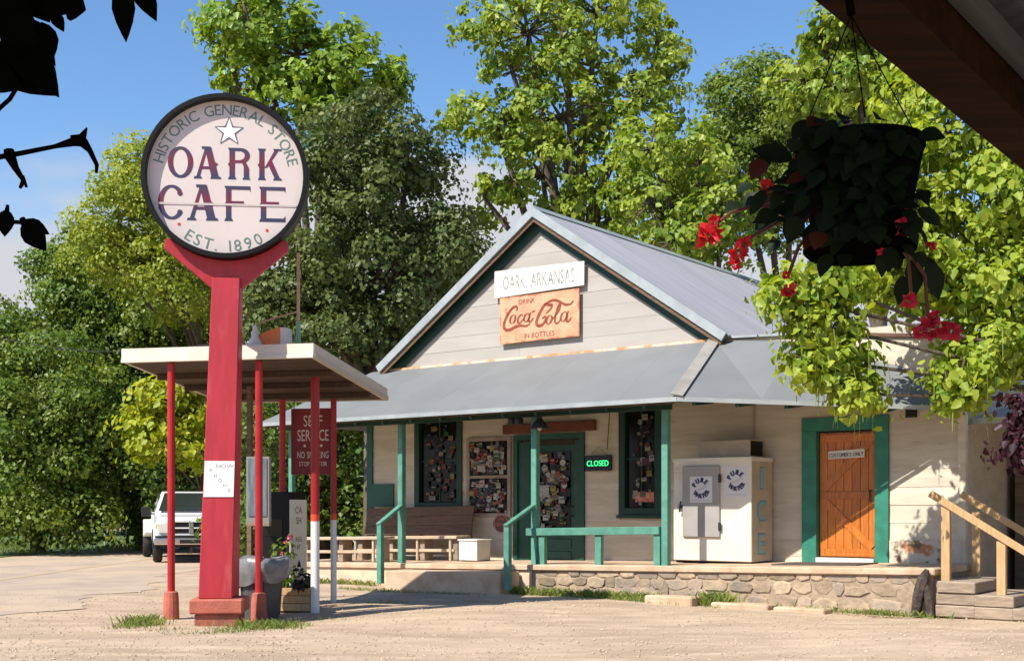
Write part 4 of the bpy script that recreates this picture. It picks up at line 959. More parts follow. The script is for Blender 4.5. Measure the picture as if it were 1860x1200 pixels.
BN = empty('litter_bin', (-3.55, 17.15, ground_z(-3.5, 17.1)-.01), 0, label='grey bin with plastic liner sagging over its rim', cat='bin')
gb = mat('grey_plastic', (.075, .075, .078), (.055, .055, .058), scale=4, rough=.5)
MB().lathe([(.235, 0), (.245, .03), (.285, .70), (.30, .84), (.30, .86), (.27, .86)], 24).build('body', gb, BN, smooth=False)
for k in range(4):
    a = k*math.pi/2+.4; MB().bar((.25*math.cos(a), .25*math.sin(a), .06), (.29*math.cos(a), .29*math.sin(a), .66), .05, .03).build('rib', gb, BN)
ln_ = MB(); n_ = 40; rr_ = random.Random(3); lm = mat('liner_plastic', (.20, .20, .205), (.14, .14, .145), scale=6, rough=.28, bump=.6, bscale=10)
ph = [rr_.uniform(0, 6.28) for _ in range(4)]
for j, (r_, z_) in enumerate(((.25, .80), (.30, .885), (.345, .875), (.37, .80), (.375, .70), (.35, .60), (.325, .52))):
    for k in range(n_):
        a = 2*math.pi*k/n_; bul = 1+(.16*max(0, math.cos(a)) if j > 1 else 0)+.03*math.sin(7*a+ph[0]+j)+.025*math.sin(13*a+ph[1]-j)
        sag = (.06*math.cos(a)+.02*math.sin(5*a+ph[2]))*(j > 1)*min(1, (j-1)/3)+(-.02*math.sin(3*a+ph[3]) if j else 0)
        ln_.v.append((r_*bul*math.cos(a), r_*bul*math.sin(a), z_+sag*.9))
for j in range(6):
    for k in range(n_): ln_.f.append((j*n_+k, j*n_+(k+1) % n_, (j+1)*n_+(k+1) % n_, (j+1)*n_+k))
ln_.build('liner', lm, BN, smooth=True)

# ---------------------------------------------------------------- foliage generator
def leaf_object(name, C, N, S, var, m, parent=None, broad=False, droop=.45, seed=0, aspect=.42, **k):
    r = np.random.RandomState(seed); n = len(C)
    N = N/np.linalg.norm(N, axis=1, keepdims=True)
    T = r.randn(n, 3)+np.array([0, 0, -droop*2]); T -= N*(T*N).sum(1, keepdims=True); T /= np.linalg.norm(T, axis=1, keepdims=True)+1e-9
    B = np.cross(N, T); S = S[:, None]
    if broad:
        V = np.stack([C-T*S*.5, C-T*S*.25+B*S*.42+N*S*.10, C+T*S*.18+B*S*.30+N*S*.06, C+T*S*.58-N*S*.14, C+T*S*.18-B*S*.30+N*S*.06, C-T*S*.25-B*S*.42+N*S*.10], 1)
        F = np.array([(0, 1, 2, 3), (0, 3, 4, 5)]); nv = 6
    else:
        V = np.stack([C-T*S*.5, C+B*S*aspect+N*S*.10, C+T*S*.55-N*S*.08, C-B*S*aspect+N*S*.10], 1)
        F = np.array([(0, 1, 2), (0, 2, 3)]); nv = 4
    fn = F.shape[1]; A = (F[None]+nv*np.arange(n)[:, None, None]).reshape(-1, fn)
    me = bpy.data.meshes.new(name); me.vertices.add(n*nv); me.vertices.foreach_set('co', V.astype(np.float32).ravel())
    me.loops.add(A.size); me.loops.foreach_set('vertex_index', A.astype(np.int32).ravel())
    me.polygons.add(len(A)); me.polygons.foreach_set('loop_start', np.arange(0, A.size, fn, dtype=np.int32))
    me.update(calc_edges=True)
    at = me.attributes.new('var', 'FLOAT', 'POINT'); at.data.foreach_set('value', np.repeat(np.clip(var, 0, 1), nv).astype(np.float32))
    return mk(name, me, m, parent, **k)

def tree(name, label, blobs, m, base, leaf=.16, per=45, crad=.55, broad=False, seed=1, cat='tree', group=None, trunk_r=.22, pods=0, podmat=None, flat=.65, droop=.45, limb=True, aspect=.42, outw=.6, fork=.45, dome=False):
    """blobs: (px, py, Y, rx_px, ry_px, depth_radius, clumps): parts of the crown, turned into metres at distance Y"""
    r = np.random.RandomState(seed); rr = random.Random(seed)
    base = Vector(base); T = empty(name, base, 0, label=label, cat=cat, group=group)
    Cs, Ns, Ss, Vs = [], [], [], []; wood = MB(); pod = MB()
    bl = []
    for (px, py, Y, rx, ry, rd, nc) in blobs:
        c = P(px, py, Y)-base; rad = np.array([rx/FPX*Y, rd, ry/FPX*Y]); bl.append((c, rad))
        d = r.randn(nc, 3); d /= np.linalg.norm(d, axis=1, keepdims=True)
        q = (.30+.70*r.rand(nc)**.45)[:, None]
        cc = np.array(c)[None]+d*q*rad*(.9+.25*r.rand(nc, 1))
        for i in range(nc):
            n_ = max(6, int(per*(.5+r.rand()))); cr = crad*(.55+.8*r.rand())
            off = r.randn(n_, 3)*cr*.55; off[:, 2] *= flat; off[:, 2] -= (off[:, 0]**2+off[:, 1]**2)*.25/cr
            if dome:
                u_ = r.randn(n_*2, 3); u_ /= np.linalg.norm(u_, axis=1, keepdims=True); keep = (u_@(np.array([0, 0, .8])+.7*d[i])) > -.15; u_ = u_[keep][:n_]; n_ = len(u_)
                off = u_*cr*(.72+.34*r.rand(n_, 1)); off[:, 2] *= .8; off += r.randn(n_, 3)*cr*.07
            pts = cc[i]+off
            nn = (u_*1.0+np.array([0, 0, .25])+r.randn(n_, 3)*.38) if dome else outw*d[i]+np.array([0, 0, .55])+off/cr*.5+r.randn(n_, 3)*.45
            Cs.append(pts); Ns.append(nn); Ss.append(leaf*(.38+1.0*r.rand(n_)**.9)); Vs.append(np.clip(.18+.64*r.rand()+r.randn(n_)*.16, 0, 1))
            if i % 2 == 0 and limb:
                p = Vector(cc[i]); mid = Vector(c).lerp(p, .5)+Vector(r.randn(3)*.12)
                wood.tube([c, mid, p], [max(.012, trunk_r*.13), max(.008, trunk_r*.08), .005], 4, False)
            if pods:
                for _ in range(r.poisson(pods)):
                    o_ = Vector(cc[i]+r.randn(3)*cr*.5); L_ = .22+.28*r.rand(); a = r.rand()*6.28; w2 = .007
                    dx, dy = math.cos(a)*w2, math.sin(a)*w2; sw = Vector((r.randn()*.04, r.randn()*.04, 0))
                    e_ = o_+sw+Vector((0, 0, -L_)); pod.add([o_+Vector((dx, dy, 0)), o_-Vector((dx, dy, 0)), e_-Vector((dx, dy, 0))*.5, e_+Vector((dx, dy, 0))*.5], [(0, 1, 2, 3)])
    if limb:
        top = sum((b[0] for b in bl), Vector())/len(bl); fk = Vector((top.x*.35, top.y*.35, max(1.2, top.z*fork)))
        wood.tube([(0, 0, -.2), (fk.x*.3, fk.y*.3, fk.z*.45), fk], [trunk_r*1.25, trunk_r, trunk_r*.8], 10)
        for c, rad in bl:
            m1 = fk.lerp(c, .45)+Vector((rr.uniform(-.3, .3), rr.uniform(-.3, .3), abs(c.z-fk.z)*.12))
            wood.tube([fk, m1, c, c+Vector((rr.uniform(-.3, .3)*rad[0], 0, rad[2]*.6))], [trunk_r*.55, trunk_r*.38, trunk_r*.22, .02], 7, False)
        wood.build('trunk', M['bark'], T, smooth=True)
    leaf_object('crown', np.concatenate(Cs), np.concatenate(Ns), np.concatenate(Ss), np.concatenate(Vs), m, T, broad, droop, seed, aspect)
    if pods and pod.v: pod.build('seed_pods', podmat, T, kind='stuff')
    return T
M['lf_cat'] = leafmat('catalpa_leaves', (.11, .20, .024), (.36, .43, .062), .36)
M['lf_near'] = leafmat('near_catalpa_leaves', (.13, .23, .022), (.42, .48, .06), .42)
M['lf_maple'] = leafmat('maple_leaves', (.11, .21, .024), (.31, .41, .05), .36)
M['lf_dark'] = leafmat('walnut_leaves', (.045, .080, .020), (.145, .175, .048), .25, gloss=.25)
M['lf_mid'] = leafmat('hedge_leaves', (.065, .13, .02), (.215, .275, .04), .34)
M['lf_deep'] = leafmat('deep_green_leaves', (.045, .10, .018), (.17, .24, .036), .30)
M['lf_loc'] = leafmat('locust_leaves', (.15, .22, .026), (.36, .40, .055), .38)
M['lf_yel'] = leafmat('yellow_vine_leaves', (.24, .32, .02), (.48, .48, .05), .42)
M['lf_plum'] = leafmat('plum_leaves', (.018, .006, .010), (.065, .018, .026), .25)
M['pod'] = leafmat('seed_pods', (.22, .28, .06), (.3, .34, .09), .3)

def gb_(px, Y): return Vector(((px-CPX)/FPX*Y, Y, 0))
# behind the store
tree('catalpa_tree', 'tallest light green tree with hanging pods rising behind the gable', [(960, 60, 34, 130, 75, 2.2, 48), (1085, 20, 34, 130, 60, 2.2, 37), (1075, 120, 34, 110, 50, 2, 26), (930, 130, 34, 60, 60, 1.6, 14), (1195, 100, 34, 62, 62, 1.6, 23), (900, 225, 34, 105, 45, 2, 35), (1020, 215, 34, 130, 70, 2.4, 46), (1150, 180, 34, 95, 55, 2, 28), (985, 320, 34, 105, 70, 2.2, 34), (1140, 300, 34, 120, 75, 2.2, 37), (1110, 390, 34, 130, 50, 2, 32), (880, 360, 34, 55, 40, 1.4, 9), (1240, 330, 34, 70, 90, 2, 26), (1010, -70, 34, 130, 50, 2, 23)], M['lf_cat'], gb_(1040, 34), .165, 46, .34, True, 11, trunk_r=.28, pods=1.6, podmat=M['pod'], droop=.7)
tree('maple_tree', 'bright green broad-leaved tree standing above the round sign', [(470, 55, 33, 95, 75, 2, 39), (410, 85, 33, 42, 45, 1.4, 9), (540, 100, 33, 75, 60, 1.8, 31), (640, 140, 33, 90, 62, 2, 40), (720, 150, 33, 36, 40, 1.2, 10), (560, 180, 33, 120, 60, 2, 42), (470, 160, 33, 70, 50, 1.6, 20), (620, 230, 33, 90, 40, 1.6, 20), (440, -10, 33, 60, 40, 1.5, 14), (645, 72, 33, 40, 24, 1, 7)], M['lf_maple'], gb_(580, 33), .175, 46, .36, True, 12, trunk_r=.24, droop=.5)
tree('walnut_tree', 'dark olive fine-leaved tree between the round sign and the gable', [(650, 270, 29, 105, 70, 2.2, 46), (740, 290, 29, 66, 62, 1.8, 29), (610, 380, 29, 70, 90, 2, 36), (710, 390, 29, 110, 80, 2.4, 46), (810, 440, 29, 62, 34, 1.6, 17), (600, 510, 29, 80, 80, 2.2, 39), (710, 510, 29, 110, 85, 2.4, 56), (800, 490, 29, 70, 50, 1.8, 22), (620, 620, 29, 80, 60, 2, 30), (560, 570, 29, 70, 80, 2, 30), (500, 560, 29, 60, 70, 2, 23), (700, 600, 29, 70, 60, 1.6, 22)], M['lf_dark'], gb_(680, 29.5),   .12, 120, .52, False, 13, trunk_r=.26, droop=.3, dome=True)
tree('young_maple', 'small bright green sapling showing low beside the left roof slope', [(810, 480, 33, 50, 40, 1.4, 30), (790, 540, 33, 50, 50, 1.4, 30)], M['lf_maple'], gb_(800, 33), .2, 42, .45, True, 14, trunk_r=.1)
tree('catalpa_tree', 'pod-hung catalpa right of the roof ridge, left of the feathery tree', [(1180, 270, 31, 75, 70, 1.8, 30), (1270, 300, 31, 70, 80, 1.8, 34), (1310, 400, 31, 100, 80, 2, 52), (1180, 370, 31, 90, 70, 2, 40), (1230, 440, 31, 90, 40, 1.6, 30)], M['lf_cat'], gb_(1290, 31), .155, 38, .32, True, 15, trunk_r=.2, pods=1.5, podmat=M['pod'], droop=.7)
tree('feathery_tree', 'mid green feathery tree behind the hanging basket', [(1370, 190, 38, 90, 70, 2.2, 60), (1440, 250, 38, 110, 90, 2.4, 80), (1340, 300, 38, 80, 90, 2.2, 54), (1440, 380, 38, 120, 90, 2.4, 70), (1560, 300, 38, 90, 110, 2.4, 70)], M['lf_mid'], gb_(1430, 38), .13, 120, .65, False, 16, trunk_r=.25, dome=True)
tree('catalpa_tree', 'light catalpa reaching over the porch beam behind the basket hook', [(1500, 90, 24, 40, 75, 1.4, 20), (1560, 80, 24, 70, 80, 1.6, 34), (1530, 170, 24, 90, 60, 1.6, 36), (1455, 140, 24, 55, 55, 1.4, 16), (1600, 130, 24, 70, 60, 1.6, 24), (1540, 30, 24, 60, 60, 1.5, 22)], M['lf_cat'], gb_(1640, 24.5), .145, 40, .28, True, 17, trunk_r=.2, pods=1.8, podmat=M['pod'], droop=.7)
# the near tree on the right: its branches hang before the wing
tree('overhanging_catalpa', 'large sunlit catalpa whose branches hang in front of the right wing', [(1490, 510, 16.5, 95, 40, .45, 40), (1490, 590, 16.5, 62, 45, .45, 26), (1530, 660, 16.5, 62, 50, .45, 34), (1470, 650, 16.5, 38, 40, .4, 14), (1560, 715, 16.4, 34, 34, .35, 16), (1430, 540, 16.5, 42, 32, .4, 12), (1660, 480, 17.5, 100, 90, 1.2, 50), (1640, 330, 17.8, 80, 90, 1.2, 42), (1720, 230, 18, 90, 90, 1.4, 50), (1790, 360, 17.5, 90, 110, 1.4, 60), (1790, 520, 17, 90, 80, 1.2, 54), (1800, 640, 16.6, 80, 60, 1, 46), (1740, 690, 16.4, 50, 60, .7, 26), (1850, 560, 17, 60, 140, 1.2, 46), (1680, 400, 17.6, 70, 70, 1, 30), (1600, 440, 17.2, 70, 60, .9, 28), (1850, 250, 18, 60, 120, 1.4, 40), (1900, 420, 17, 80, 200, 1.4, 60), (1655, 170, 18.5, 60, 70, 1.2, 26)], M['lf_near'], (9.4, 16.6, 0), .120, 36, .24, True, 18, trunk_r=.08, pods=1.3, podmat=M['pod'], droop=.75, fork=.6)
tree('plum_shrub', 'dark purple-leaved branch hanging at the right edge below the catalpa', [(1855, 800, 15.0, 28, 50, .3, 14), (1875, 730, 15, 40, 60, .4, 12)], M['lf_plum'], (7.2, 15.2, 0), .10, 40, .18, True, 19, cat='shrub', trunk_r=.04, droop=.9)
# left side
tree('locust_tree', 'yellow-green airy tree left of the round sign', [(255, 300, 36, 55, 30, 1.6, 20), (235, 345, 36, 50, 26, 1.6, 16), (215, 410, 36, 70, 45, 2, 34), (290, 400, 36, 70, 80, 2, 44), (180, 450, 36, 60, 40, 1.8, 26), (340, 450, 36, 90, 70, 2, 44), (250, 480, 36, 80, 50, 2, 40), (330, 540, 36, 70, 60, 2, 36)], M['lf_loc'], gb_(455, 40), .11, 110, .55, False, 21, trunk_r=.16, dome=True)
tree('roadside_tree', 'rounded green tree at far left edge of the round sign, tallest by the road', [(150, 500, 43.5, 70, 65, 2.2, 56), (120, 560, 43.5, 50, 50, 2, 34), (200, 560, 43.5, 90, 60, 2.4, 60), (300, 600, 43.5, 110, 70, 2.4, 70), (410, 560, 43.5, 100, 90, 2.4, 70), (220, 650, 43.5, 110, 70, 2.4, 70)], M['lf_mid'], gb_(260, 44), .14, 130, .80, False, 22, trunk_r=.25, dome=True)
tree('roadside_tree', 'dark low tree filling the left edge of the photo beside the road', [(30, 640, 42, 70, 60, 2.4, 50), (10, 590, 44, 50, 30, 2, 24), (90, 720, 40, 110, 90, 2.6, 90), (40, 850, 39, 110, 100, 2.4, 90), (170, 800, 40, 100, 110, 2.4, 90), (-60, 700, 40, 90, 130, 2.4, 60), (80, 940, 38.5, 130, 36, 1.6, 60)], M['lf_mid'], gb_(70, 40.5), .14, 120, .80, False, 23, trunk_r=.22, dome=True)
tree('roadside_tree', 'deep green tree behind the white pickup', [(290, 760, 44, 130, 110, 2.6, 100), (400, 740, 44, 110, 120, 2.6, 90), (330, 900, 43, 140, 70, 2, 80), (220, 930, 43, 70, 50, 1.6, 36), (470, 880, 43, 100, 90, 2, 70)], M['lf_deep'], gb_(340, 44.5), .145, 120, .80, False, 24, trunk_r=.22, dome=True)
tree('grape_vine', 'bright yellow-green leafy vine seen between canopy edge and red post', [(295, 710, 37.2, 45, 40, .9, 22), (320, 760, 37.2, 62, 45, 1, 36), (265, 770, 37.2, 40, 30, .8, 16), (350, 810, 37.2, 40, 40, .8, 18), (290, 800, 37.2, 50, 34, .8, 16), (345, 690, 37.2, 40, 26, .8, 12)], M['lf_yel'], gb_(395, 39.2), .2, 36, .36, True, 25, cat='vine', trunk_r=.06, droop=.7)
tree('dark_shrub', 'deep green shrub mass beneath the vine left of the sign column', [(330, 880, 39.5, 60, 55, 1, 34), (400, 850, 39.5, 50, 80, 1, 34), (290, 860, 39.5, 40, 50, 1, 20)], M['lf_deep'], gb_(350, 39.9), .15, 70, .5, False, 26, cat='shrub', trunk_r=.07, dome=True)
tree('dark_shrub', 'dark shrubbery beyond the left end of the store porch', [(510, 830, 33, 80, 110, 1.6, 60), (610, 850, 34, 90, 120, 1.8, 80), (480, 960, 32, 90, 50, 1.4, 50), (620, 740, 33, 70, 60, 1.4, 40), (640, 950, 33.5, 90, 60, 1.4, 50)], M['lf_deep'], gb_(560, 33.5), .15, 80, .55, False, 27, cat='shrub', trunk_r=.12, dome=True)

# far wood closing the horizon
def far_wood():
    r = np.random.RandomState(40); n = 900
    X = (r.rand(n)-.5)*110; Y = 62+r.rand(n)*12; Z = 1+r.rand(n)**.8*8.5*(.75+.25*np.sin(X*.2+1))
    C = []; N_ = []; S = []; Vv = []
    for i in range(n):
        k = 26; off = r.randn(k, 3)*np.array([1.1, .8, .8]); C.append(np.array([X[i], Y[i], Z[i]])+off); N_.append(np.array([0, -.6, .7])+r.randn(k, 3)*.4); S.append(.45+.4*r.rand(k)); Vv.append(np.clip(r.rand()*.7+.15+r.randn(k)*.15, 0, 1))
    leaf_object('far_wood', np.concatenate(C), np.concatenate(N_), np.concatenate(S), np.concatenate(Vv), M['lf_deep'], None, False, .3, 41, label='far wooded slope closing the view behind the trees', cat='woodland', kind='stuff')
far_wood()

# grassy verge beyond the road, with grass
vg = MB(); vp = [(-60, 41.5), (-15.4, 40.5), (-13.4, 52), (-12.0, 56), (-5, 60), (20, 62), (20, 75), (-60, 75)]
vg.add([(p[0], p[1], .012) for p in vp], [tuple(range(8))]).build('verge', M['verge'], kind='structure')
MB().add([(-60, 4, .014), (-15.6, 4, .014), (-15.4, 40.4, .016), (-60, 41.4, .016)], [(0, 1, 2, 3)]).build('verge', M['verge'], kind='structure')
def SPT(x, y): return S2W(x, y)
sp_ = []
for x, y, L_, n_, hh in ((.6, -2.2, 1.6, 900, .12), (3.6, -3.05, 1.6, 500, .06), (7.0, -2.25, 1.5, 1500, .15), (8.0, -2.45, 1.0, 400, .09), (9.42, -2.2, .35, 380, .20), (10.6, -2.22, 1.6, 500, .08), (12.2, -2.3, .8, 300, .09), (4.9, -3.1, 1.0, 300, .06)):
    p = SPT(x, y); sp_.append((p.x, p.y, 0.0, L_, .16, n_, hh, TH))
for px, py, sx, n_, hh in ((260, 1133, .30, 420, .13), (235, 1138, .4, 120, .08), (475, 1140, .48, 420, .12), (430, 1147, .40, 150, .07), (525, 1133, .35, 160, .08), (300, 1142, .5, 90, .05), (600, 1122, .6, 110, .05), (380, 1150, .7, 110, .05)):
    g = G(px, py); sp_.append((g.x, g.y, ground_z(g.x, g.y)-.01, sx, .34, n_, hh, 0))
for px, py, sx, n_, hh in ((740, 1070, .5, 160, .07), (1330, 1102, .4, 140, .07), (1450, 1103, .5, 160, .06), (700, 1095, .4, 120, .05)):
    g = G(px, py); sp_.append((g.x, g.y, ground_z(g.x, g.y)-.01, sx, .2, n_, hh, 0))
blades(sp_, 'grass', 'thin grass growing along the porch foot and round the sign base', M['grass'], 3)
vs_ = []
for i in range(60):
    rg = random.Random(i); vs_.append((rg.uniform(-26, -13), rg.uniform(42, 52), .01, 1.1, 1.1, 90, .22, 0))
for i in range(20):
    rg = random.Random(100+i); vs_.append((rg.uniform(-19, -15.6), rg.uniform(26, 41), .01, .9, .9, 70, .16, 0))
blades(vs_, 'roadside_grass', 'green grass strip along the far side of the road', M['grass'], 5)

# ---------------------------------------------------------------- planter and flowers by the pump
PB = empty('wooden_planter', (-3.35, 18.0, ground_z(-3.3, 18)), R(-8), label='wooden planter box with dark foliage beside the fuel pump', cat='planter')
for j in range(3):
    z0 = .02+j*.115
    for (a, b, c, d) in ((-.52, .42, -.20, -.175), (-.52, .42, .175, .20), (-.52, -.495, -.174, .174), (.395, .42, -.174, .174)): MB().box(a, b, c, d, z0, z0+.108).build('plank', M['newwood'], PB, bevel=.003)
MB().box(-.49, .39, -.17, .17, .02, .32).build('soil', mat('soil', (.05, .035, .025), rough=.95), PB)
def spray(name, center, rad, n, size, m, parent, seed, broad=True, droop=.6):
    r = np.random.RandomState(seed); d = r.randn(n, 3); d /= np.linalg.norm(d, axis=1, keepdims=True)
    C = np.array(center)+d*np.array(rad)*(.4+.6*r.rand(n, 1)); N_ = d*.6+np.array([0, 0, .5])+r.randn(n, 3)*.3
    return leaf_object(name, C, N_, size*(.6+.7*r.rand(n)), r.rand(n), m, parent, broad, droop, seed)
spray('foliage', (.30, -.12, .45), (.20, .18, .24), 130, .10, leafmat('coleus_leaves', (.008, .010, .008), (.06, .05, .05), .1), PB, 51)
spray('foliage', (-.05, .0, .72), (.26, .14, .42), 120, .085, M['lf_mid'], PB, 52)
spray('foliage', (-.40, -.05, .55), (.14, .12, .25), 50, .085, M['lf_loc'], PB, 53)
pink = mat('pink_petals', (.75, .16, .22), (.8, .3, .34), scale=30, rough=.6)
def blossom(name, c, r_, m_, parent, n=7, seed=0):
    rg = random.Random(seed); mb = MB()
    for i in range(n*3):
        a = rg.uniform(0, 6.28); b = rg.uniform(-1, 1.2); d = Vector((math.cos(a)*math.cos(b), math.sin(a)*math.cos(b), math.sin(b))); s = d.cross(Vector((rg.random(), rg.random(), rg.random()))).normalized()*r_*.34
        t = d*r_*rg.uniform(.7, 1.1); mb.add([d*r_*.15, d*r_*.5+s, t, d*r_*.5-s+Vector((0, 0, r_*.1))], [(0, 1, 2, 3)])
    return mb.build(name, m_, parent, loc=c)
blossom('flower', (.10, -.12, 1.10), .07, pink, PB, 7, 1); blossom('flower', (.02, -.10, 1.02), .045, pink, PB, 5, 2); blossom('flower', (-.02, -.14, .86), .04, pink, PB, 5, 3)

# ---------------------------------------------------------------- pickup
TKL = Vector((-8.72, 32.9, .012)); TK = empty('pickup_truck', TKL, R(17), label='white pickup truck facing the camera on the road', cat='truck')
wp = mat('white_car_paint', (.80, .80, .78), rough=.25, coat=.5, spec=.5); chrome = mat('chrome', (.62, .62, .64), rough=.18, metal=.9); tyre = mat('tyre_rubber', (.022, .021, .020), (.035, .03, .027), rough=.85)
cg = mat('car_glass', (.02, .026, .024), rough=.06, spec=.6); plas = mat('black_plastic', (.015, .015, .016), rough=.6)
def loft(secs, name, m_, parent, bevel=0, smooth=False):
    n_ = len(secs[0]); mb = MB()
    for s in secs: mb.v += list(s)
    for i in range(len(secs)-1):
        for k in range(n_): mb.f.append((i*n_+k, i*n_+(k+1) % n_, (i+1)*n_+(k+1) % n_, (i+1)*n_+k))
    mb.f += [tuple(range(n_-1, -1, -1)), tuple((len(secs)-1)*n_+k for k in range(n_))]
    return mb.build(name, m_, parent, bevel=bevel, smooth=smooth, seg=2)
def sec(y, hw, z0, z1, hwt=None): hwt = hw if hwt is None else hwt; return [(-hw, y, z0), (hw, y, z0), (hw*1.0, y, (z0+z1)*.5), (hwt, y, z1), (-hwt, y, z1), (-hw, y, (z0+z1)*.5)]
BODY = loft([sec(0, .90, .62, 1.16, .80), sec(.25, .98, .55, 1.24, .86), sec(1.35, 1.0, .50, 1.33, .92), sec(3.3, 1.0, .48, 1.34, .95)], 'body', wp, TK, bevel=.04)
loft([sec(1.36, .93, 1.30, 1.34, .92), sec(1.95, .86, 1.30, 1.92, .70), sec(2.2, .88, 1.30, 1.96, .72), sec(3.15, .90, 1.30, 1.95, .72), sec(3.35, .92, 1.30, 1.40, .90)], 'cab', wp, TK, bevel=.03)
WSH = MB().add([(-.83, 1.40, 1.375), (.83, 1.40, 1.375), (.66, 1.905, 1.885), (-.66, 1.905, 1.885)], [(0, 1, 2, 3)]); WSH.v = [(v[0], v[1]-.055, v[2]+.03) for v in WSH.v]; WSH.build('windshield', cg, TK)
for sx in (-1, 1): MB().add([(sx*.955, 1.7, 1.38), (sx*.965, 3.05, 1.38), (sx*.79, 3.0, 1.86), (sx*.79, 2.1, 1.86)], [(0, 1, 2, 3)]).build('side_window', cg, TK)
loft([sec(3.4, 1.0, .55, 1.36), sec(5.9, 1.0, .55, 1.36)], 'cargo_bed', wp, TK, bevel=.03)
for sx in (-1, 1): loft([sec(4.05, .10, .75, 1.02), sec(4.3, .16, .62, 1.14), sec(5.0, .16, .62, 1.14), sec(5.3, .10, .75, 1.02)], 'rear_fender', wp, TK, bevel=.03).location.x = sx*1.08
GR = MB().box(-.47, .47, -.035, .02, .78, 1.12).build('grille', plas, TK, bevel=.01)
frame(-.50, .50, .75, 1.15, .045, -.075, -.01, 'grille_surround', wp, GR); MB().box(-.055, .055, -.085, -.036, .79, 1.11).build('crossbar', chrome, GR, bevel=.01); MB().box(-.455, .455, -.07, -.04, .93, .965).build('crossbar', wp, GR)
for sx in (-1, 1):
    hl = MB().prism([(sx*.53, .82), (sx*.84, .82), (sx*.88, 1.06), (sx*.53, 1.10)], .05, 'y', -.03).build('headlight', mat('headlight_glass', (.72, .70, .64), rough=.1, spec=.6), TK)
    MB().prism([(sx*.845, .82), (sx*.905, .84), (sx*.925, 1.02), (sx*.885, 1.06)], .05, 'y', .02).build('indicator', mat('amber_lens', (.85, .42, .10), rough=.2), hl)
BP = MB().box(-.97, .97, -.16, .06, .50, .68).build('bumper', chrome, TK, bevel=.03); MB().box(-.94, .94, -.135, -.02, .685, .74).build('bumper_cap', plas, BP); MB().box(-.30, .30, -.165, -.155, .53, .63).build('plate', plas, BP)
for (sx, yy, dbl) in ((-1, .78, 0), (1, .78, 0), (-1, 4.65, 1), (1, 4.65, 1)):
    for d_ in range(1+dbl):
        cx_ = sx*(.86+.26*d_*1.0) if dbl else sx*.86; mb = MB()
        pr = [(.20, -.12), (.34, -.125), (.385, -.09), (.39, 0), (.385, .09), (.34, .125), (.20, .12)]; n_ = 24; b0 = len(mb.v)
        for (r_, x_) in pr:
            for k in range(n_): a = 2*math.pi*k/n_; mb.v.append((x_, r_*math.cos(a), r_*math.sin(a)))
        for i in range(len(pr)-1):
            for k in range(n_): mb.f.append((i*n_+k, i*n_+(k+1) % n_, (i+1)*n_+(k+1) % n_, (i+1)*n_+k))
        WH = mb.build('tyre', tyre, TK, smooth=True, loc=(cx_, yy, .39))
        rm = MB(); rm.prism([(.205*math.cos(2*math.pi*k/20), .205*math.sin(2*math.pi*k/20)) for k in range(20)], .16, 'x', -.08).build('rim', chrome, WH)
for sx in (-1, 1):
    ar_ = MB().prism([(-.1+.52*math.cos(R(a)), .39+.52*math.sin(R(a))) for a in range(0, 181, 15)]+[(-.1+.44*math.cos(R(a)), .39+.44*math.sin(R(a))) for a in range(180, -1, -15)], .06, 'x', sx*.98-.03).build('wheel_arch', plas, TK, loc=(0, .88, 0))
    mr_ = MB().box(-.13, .13, -.04, .04, -.14, .14).build('mirror', plas, TK, bevel=.02, loc=(sx*1.16, 1.62, 1.38)); MB().bar((-sx*.10, 0, -.05), (-sx*.26, .04, -.06), .03, .04).build('mirror_arm', plas, mr_)
MB().box(-.8, .8, .1, 5.6, .42, .56).build('chassis', plas, TK)

# back of a road sign by the verge
RS_ = G(190, 984); RS = empty('road_sign', (RS_.x*.92, RS_.y*.92, .01), 0, label='grey back of an octagonal road sign on a thin post at the verge', cat='sign')
MB().box(-.03, .03, -.03, .03, 0, 2.05).build('post', M['galv'], RS)
MB().prism([(.36*math.cos(R(22.5+45*i)), 1.80+.36*math.sin(R(22.5+45*i))) for i in range(8)], .01, 'y', -.045).build('plate', mat('sign_back', (.34, .37, .40), rough=.45, metal=.4), RS)
wi = MB(); a_, b_ = P(-60, 600, 37), P(470, 612, 30); wi.tube([a_.lerp(b_, t)+Vector((0, 0, -.5*math.sin(math.pi*t))) for t in [i/12 for i in range(13)]], .012, 5); wi.build('utility_wire', M['iron'], label='thin overhead wire crossing before the trees on the left', cat='wire')

# ---------------------------------------------------------------- the porch we stand under
bd = Vector((.606, .795, 0)); bn = Vector((.795, -.606, 0))   # along the beam, into the porch
B0 = Vector((.64, 2.56, 0))
NP = empty('near_porch', (0, 0, 0), 0, label='dark wooden porch roof with beam and corrugated sheets at upper right', cat='porch')
def bp(s, t, z): v = B0+bd*s+bn*t; return Vector((v.x, v.y, z))
def bbar(s0, s1, t0, t1, z0, z1, nm, m_, par=NP): return MB().hexa([bp(s0, t0, z0), bp(s1, t0, z0), bp(s1, t1, z0), bp(s0, t1, z0), bp(s0, t0, z1), bp(s1, t0, z1), bp(s1, t1, z1), bp(s0, t1, z1)]).build(nm, m_, par)
bbar(-3.2, 4.2, 0, .14, 2.60, 2.76, 'beam', M['beam'])
bbar(-3.2, 4.2, .145, .185, 2.70, 2.75, 'purlin', mat('grey_purlin', (.10, .10, .10), rough=.6))
cr_ = corr_mesh(.80, 4.0, .02, 8, 'porch_roof_sheet'); cr_.materials.clear(); cr_.materials.append(mat('porch_tin', (.20, .20, .205), (.14, .14, .145), scale=2, rough=.5, metal=.3))
sl_ = .16
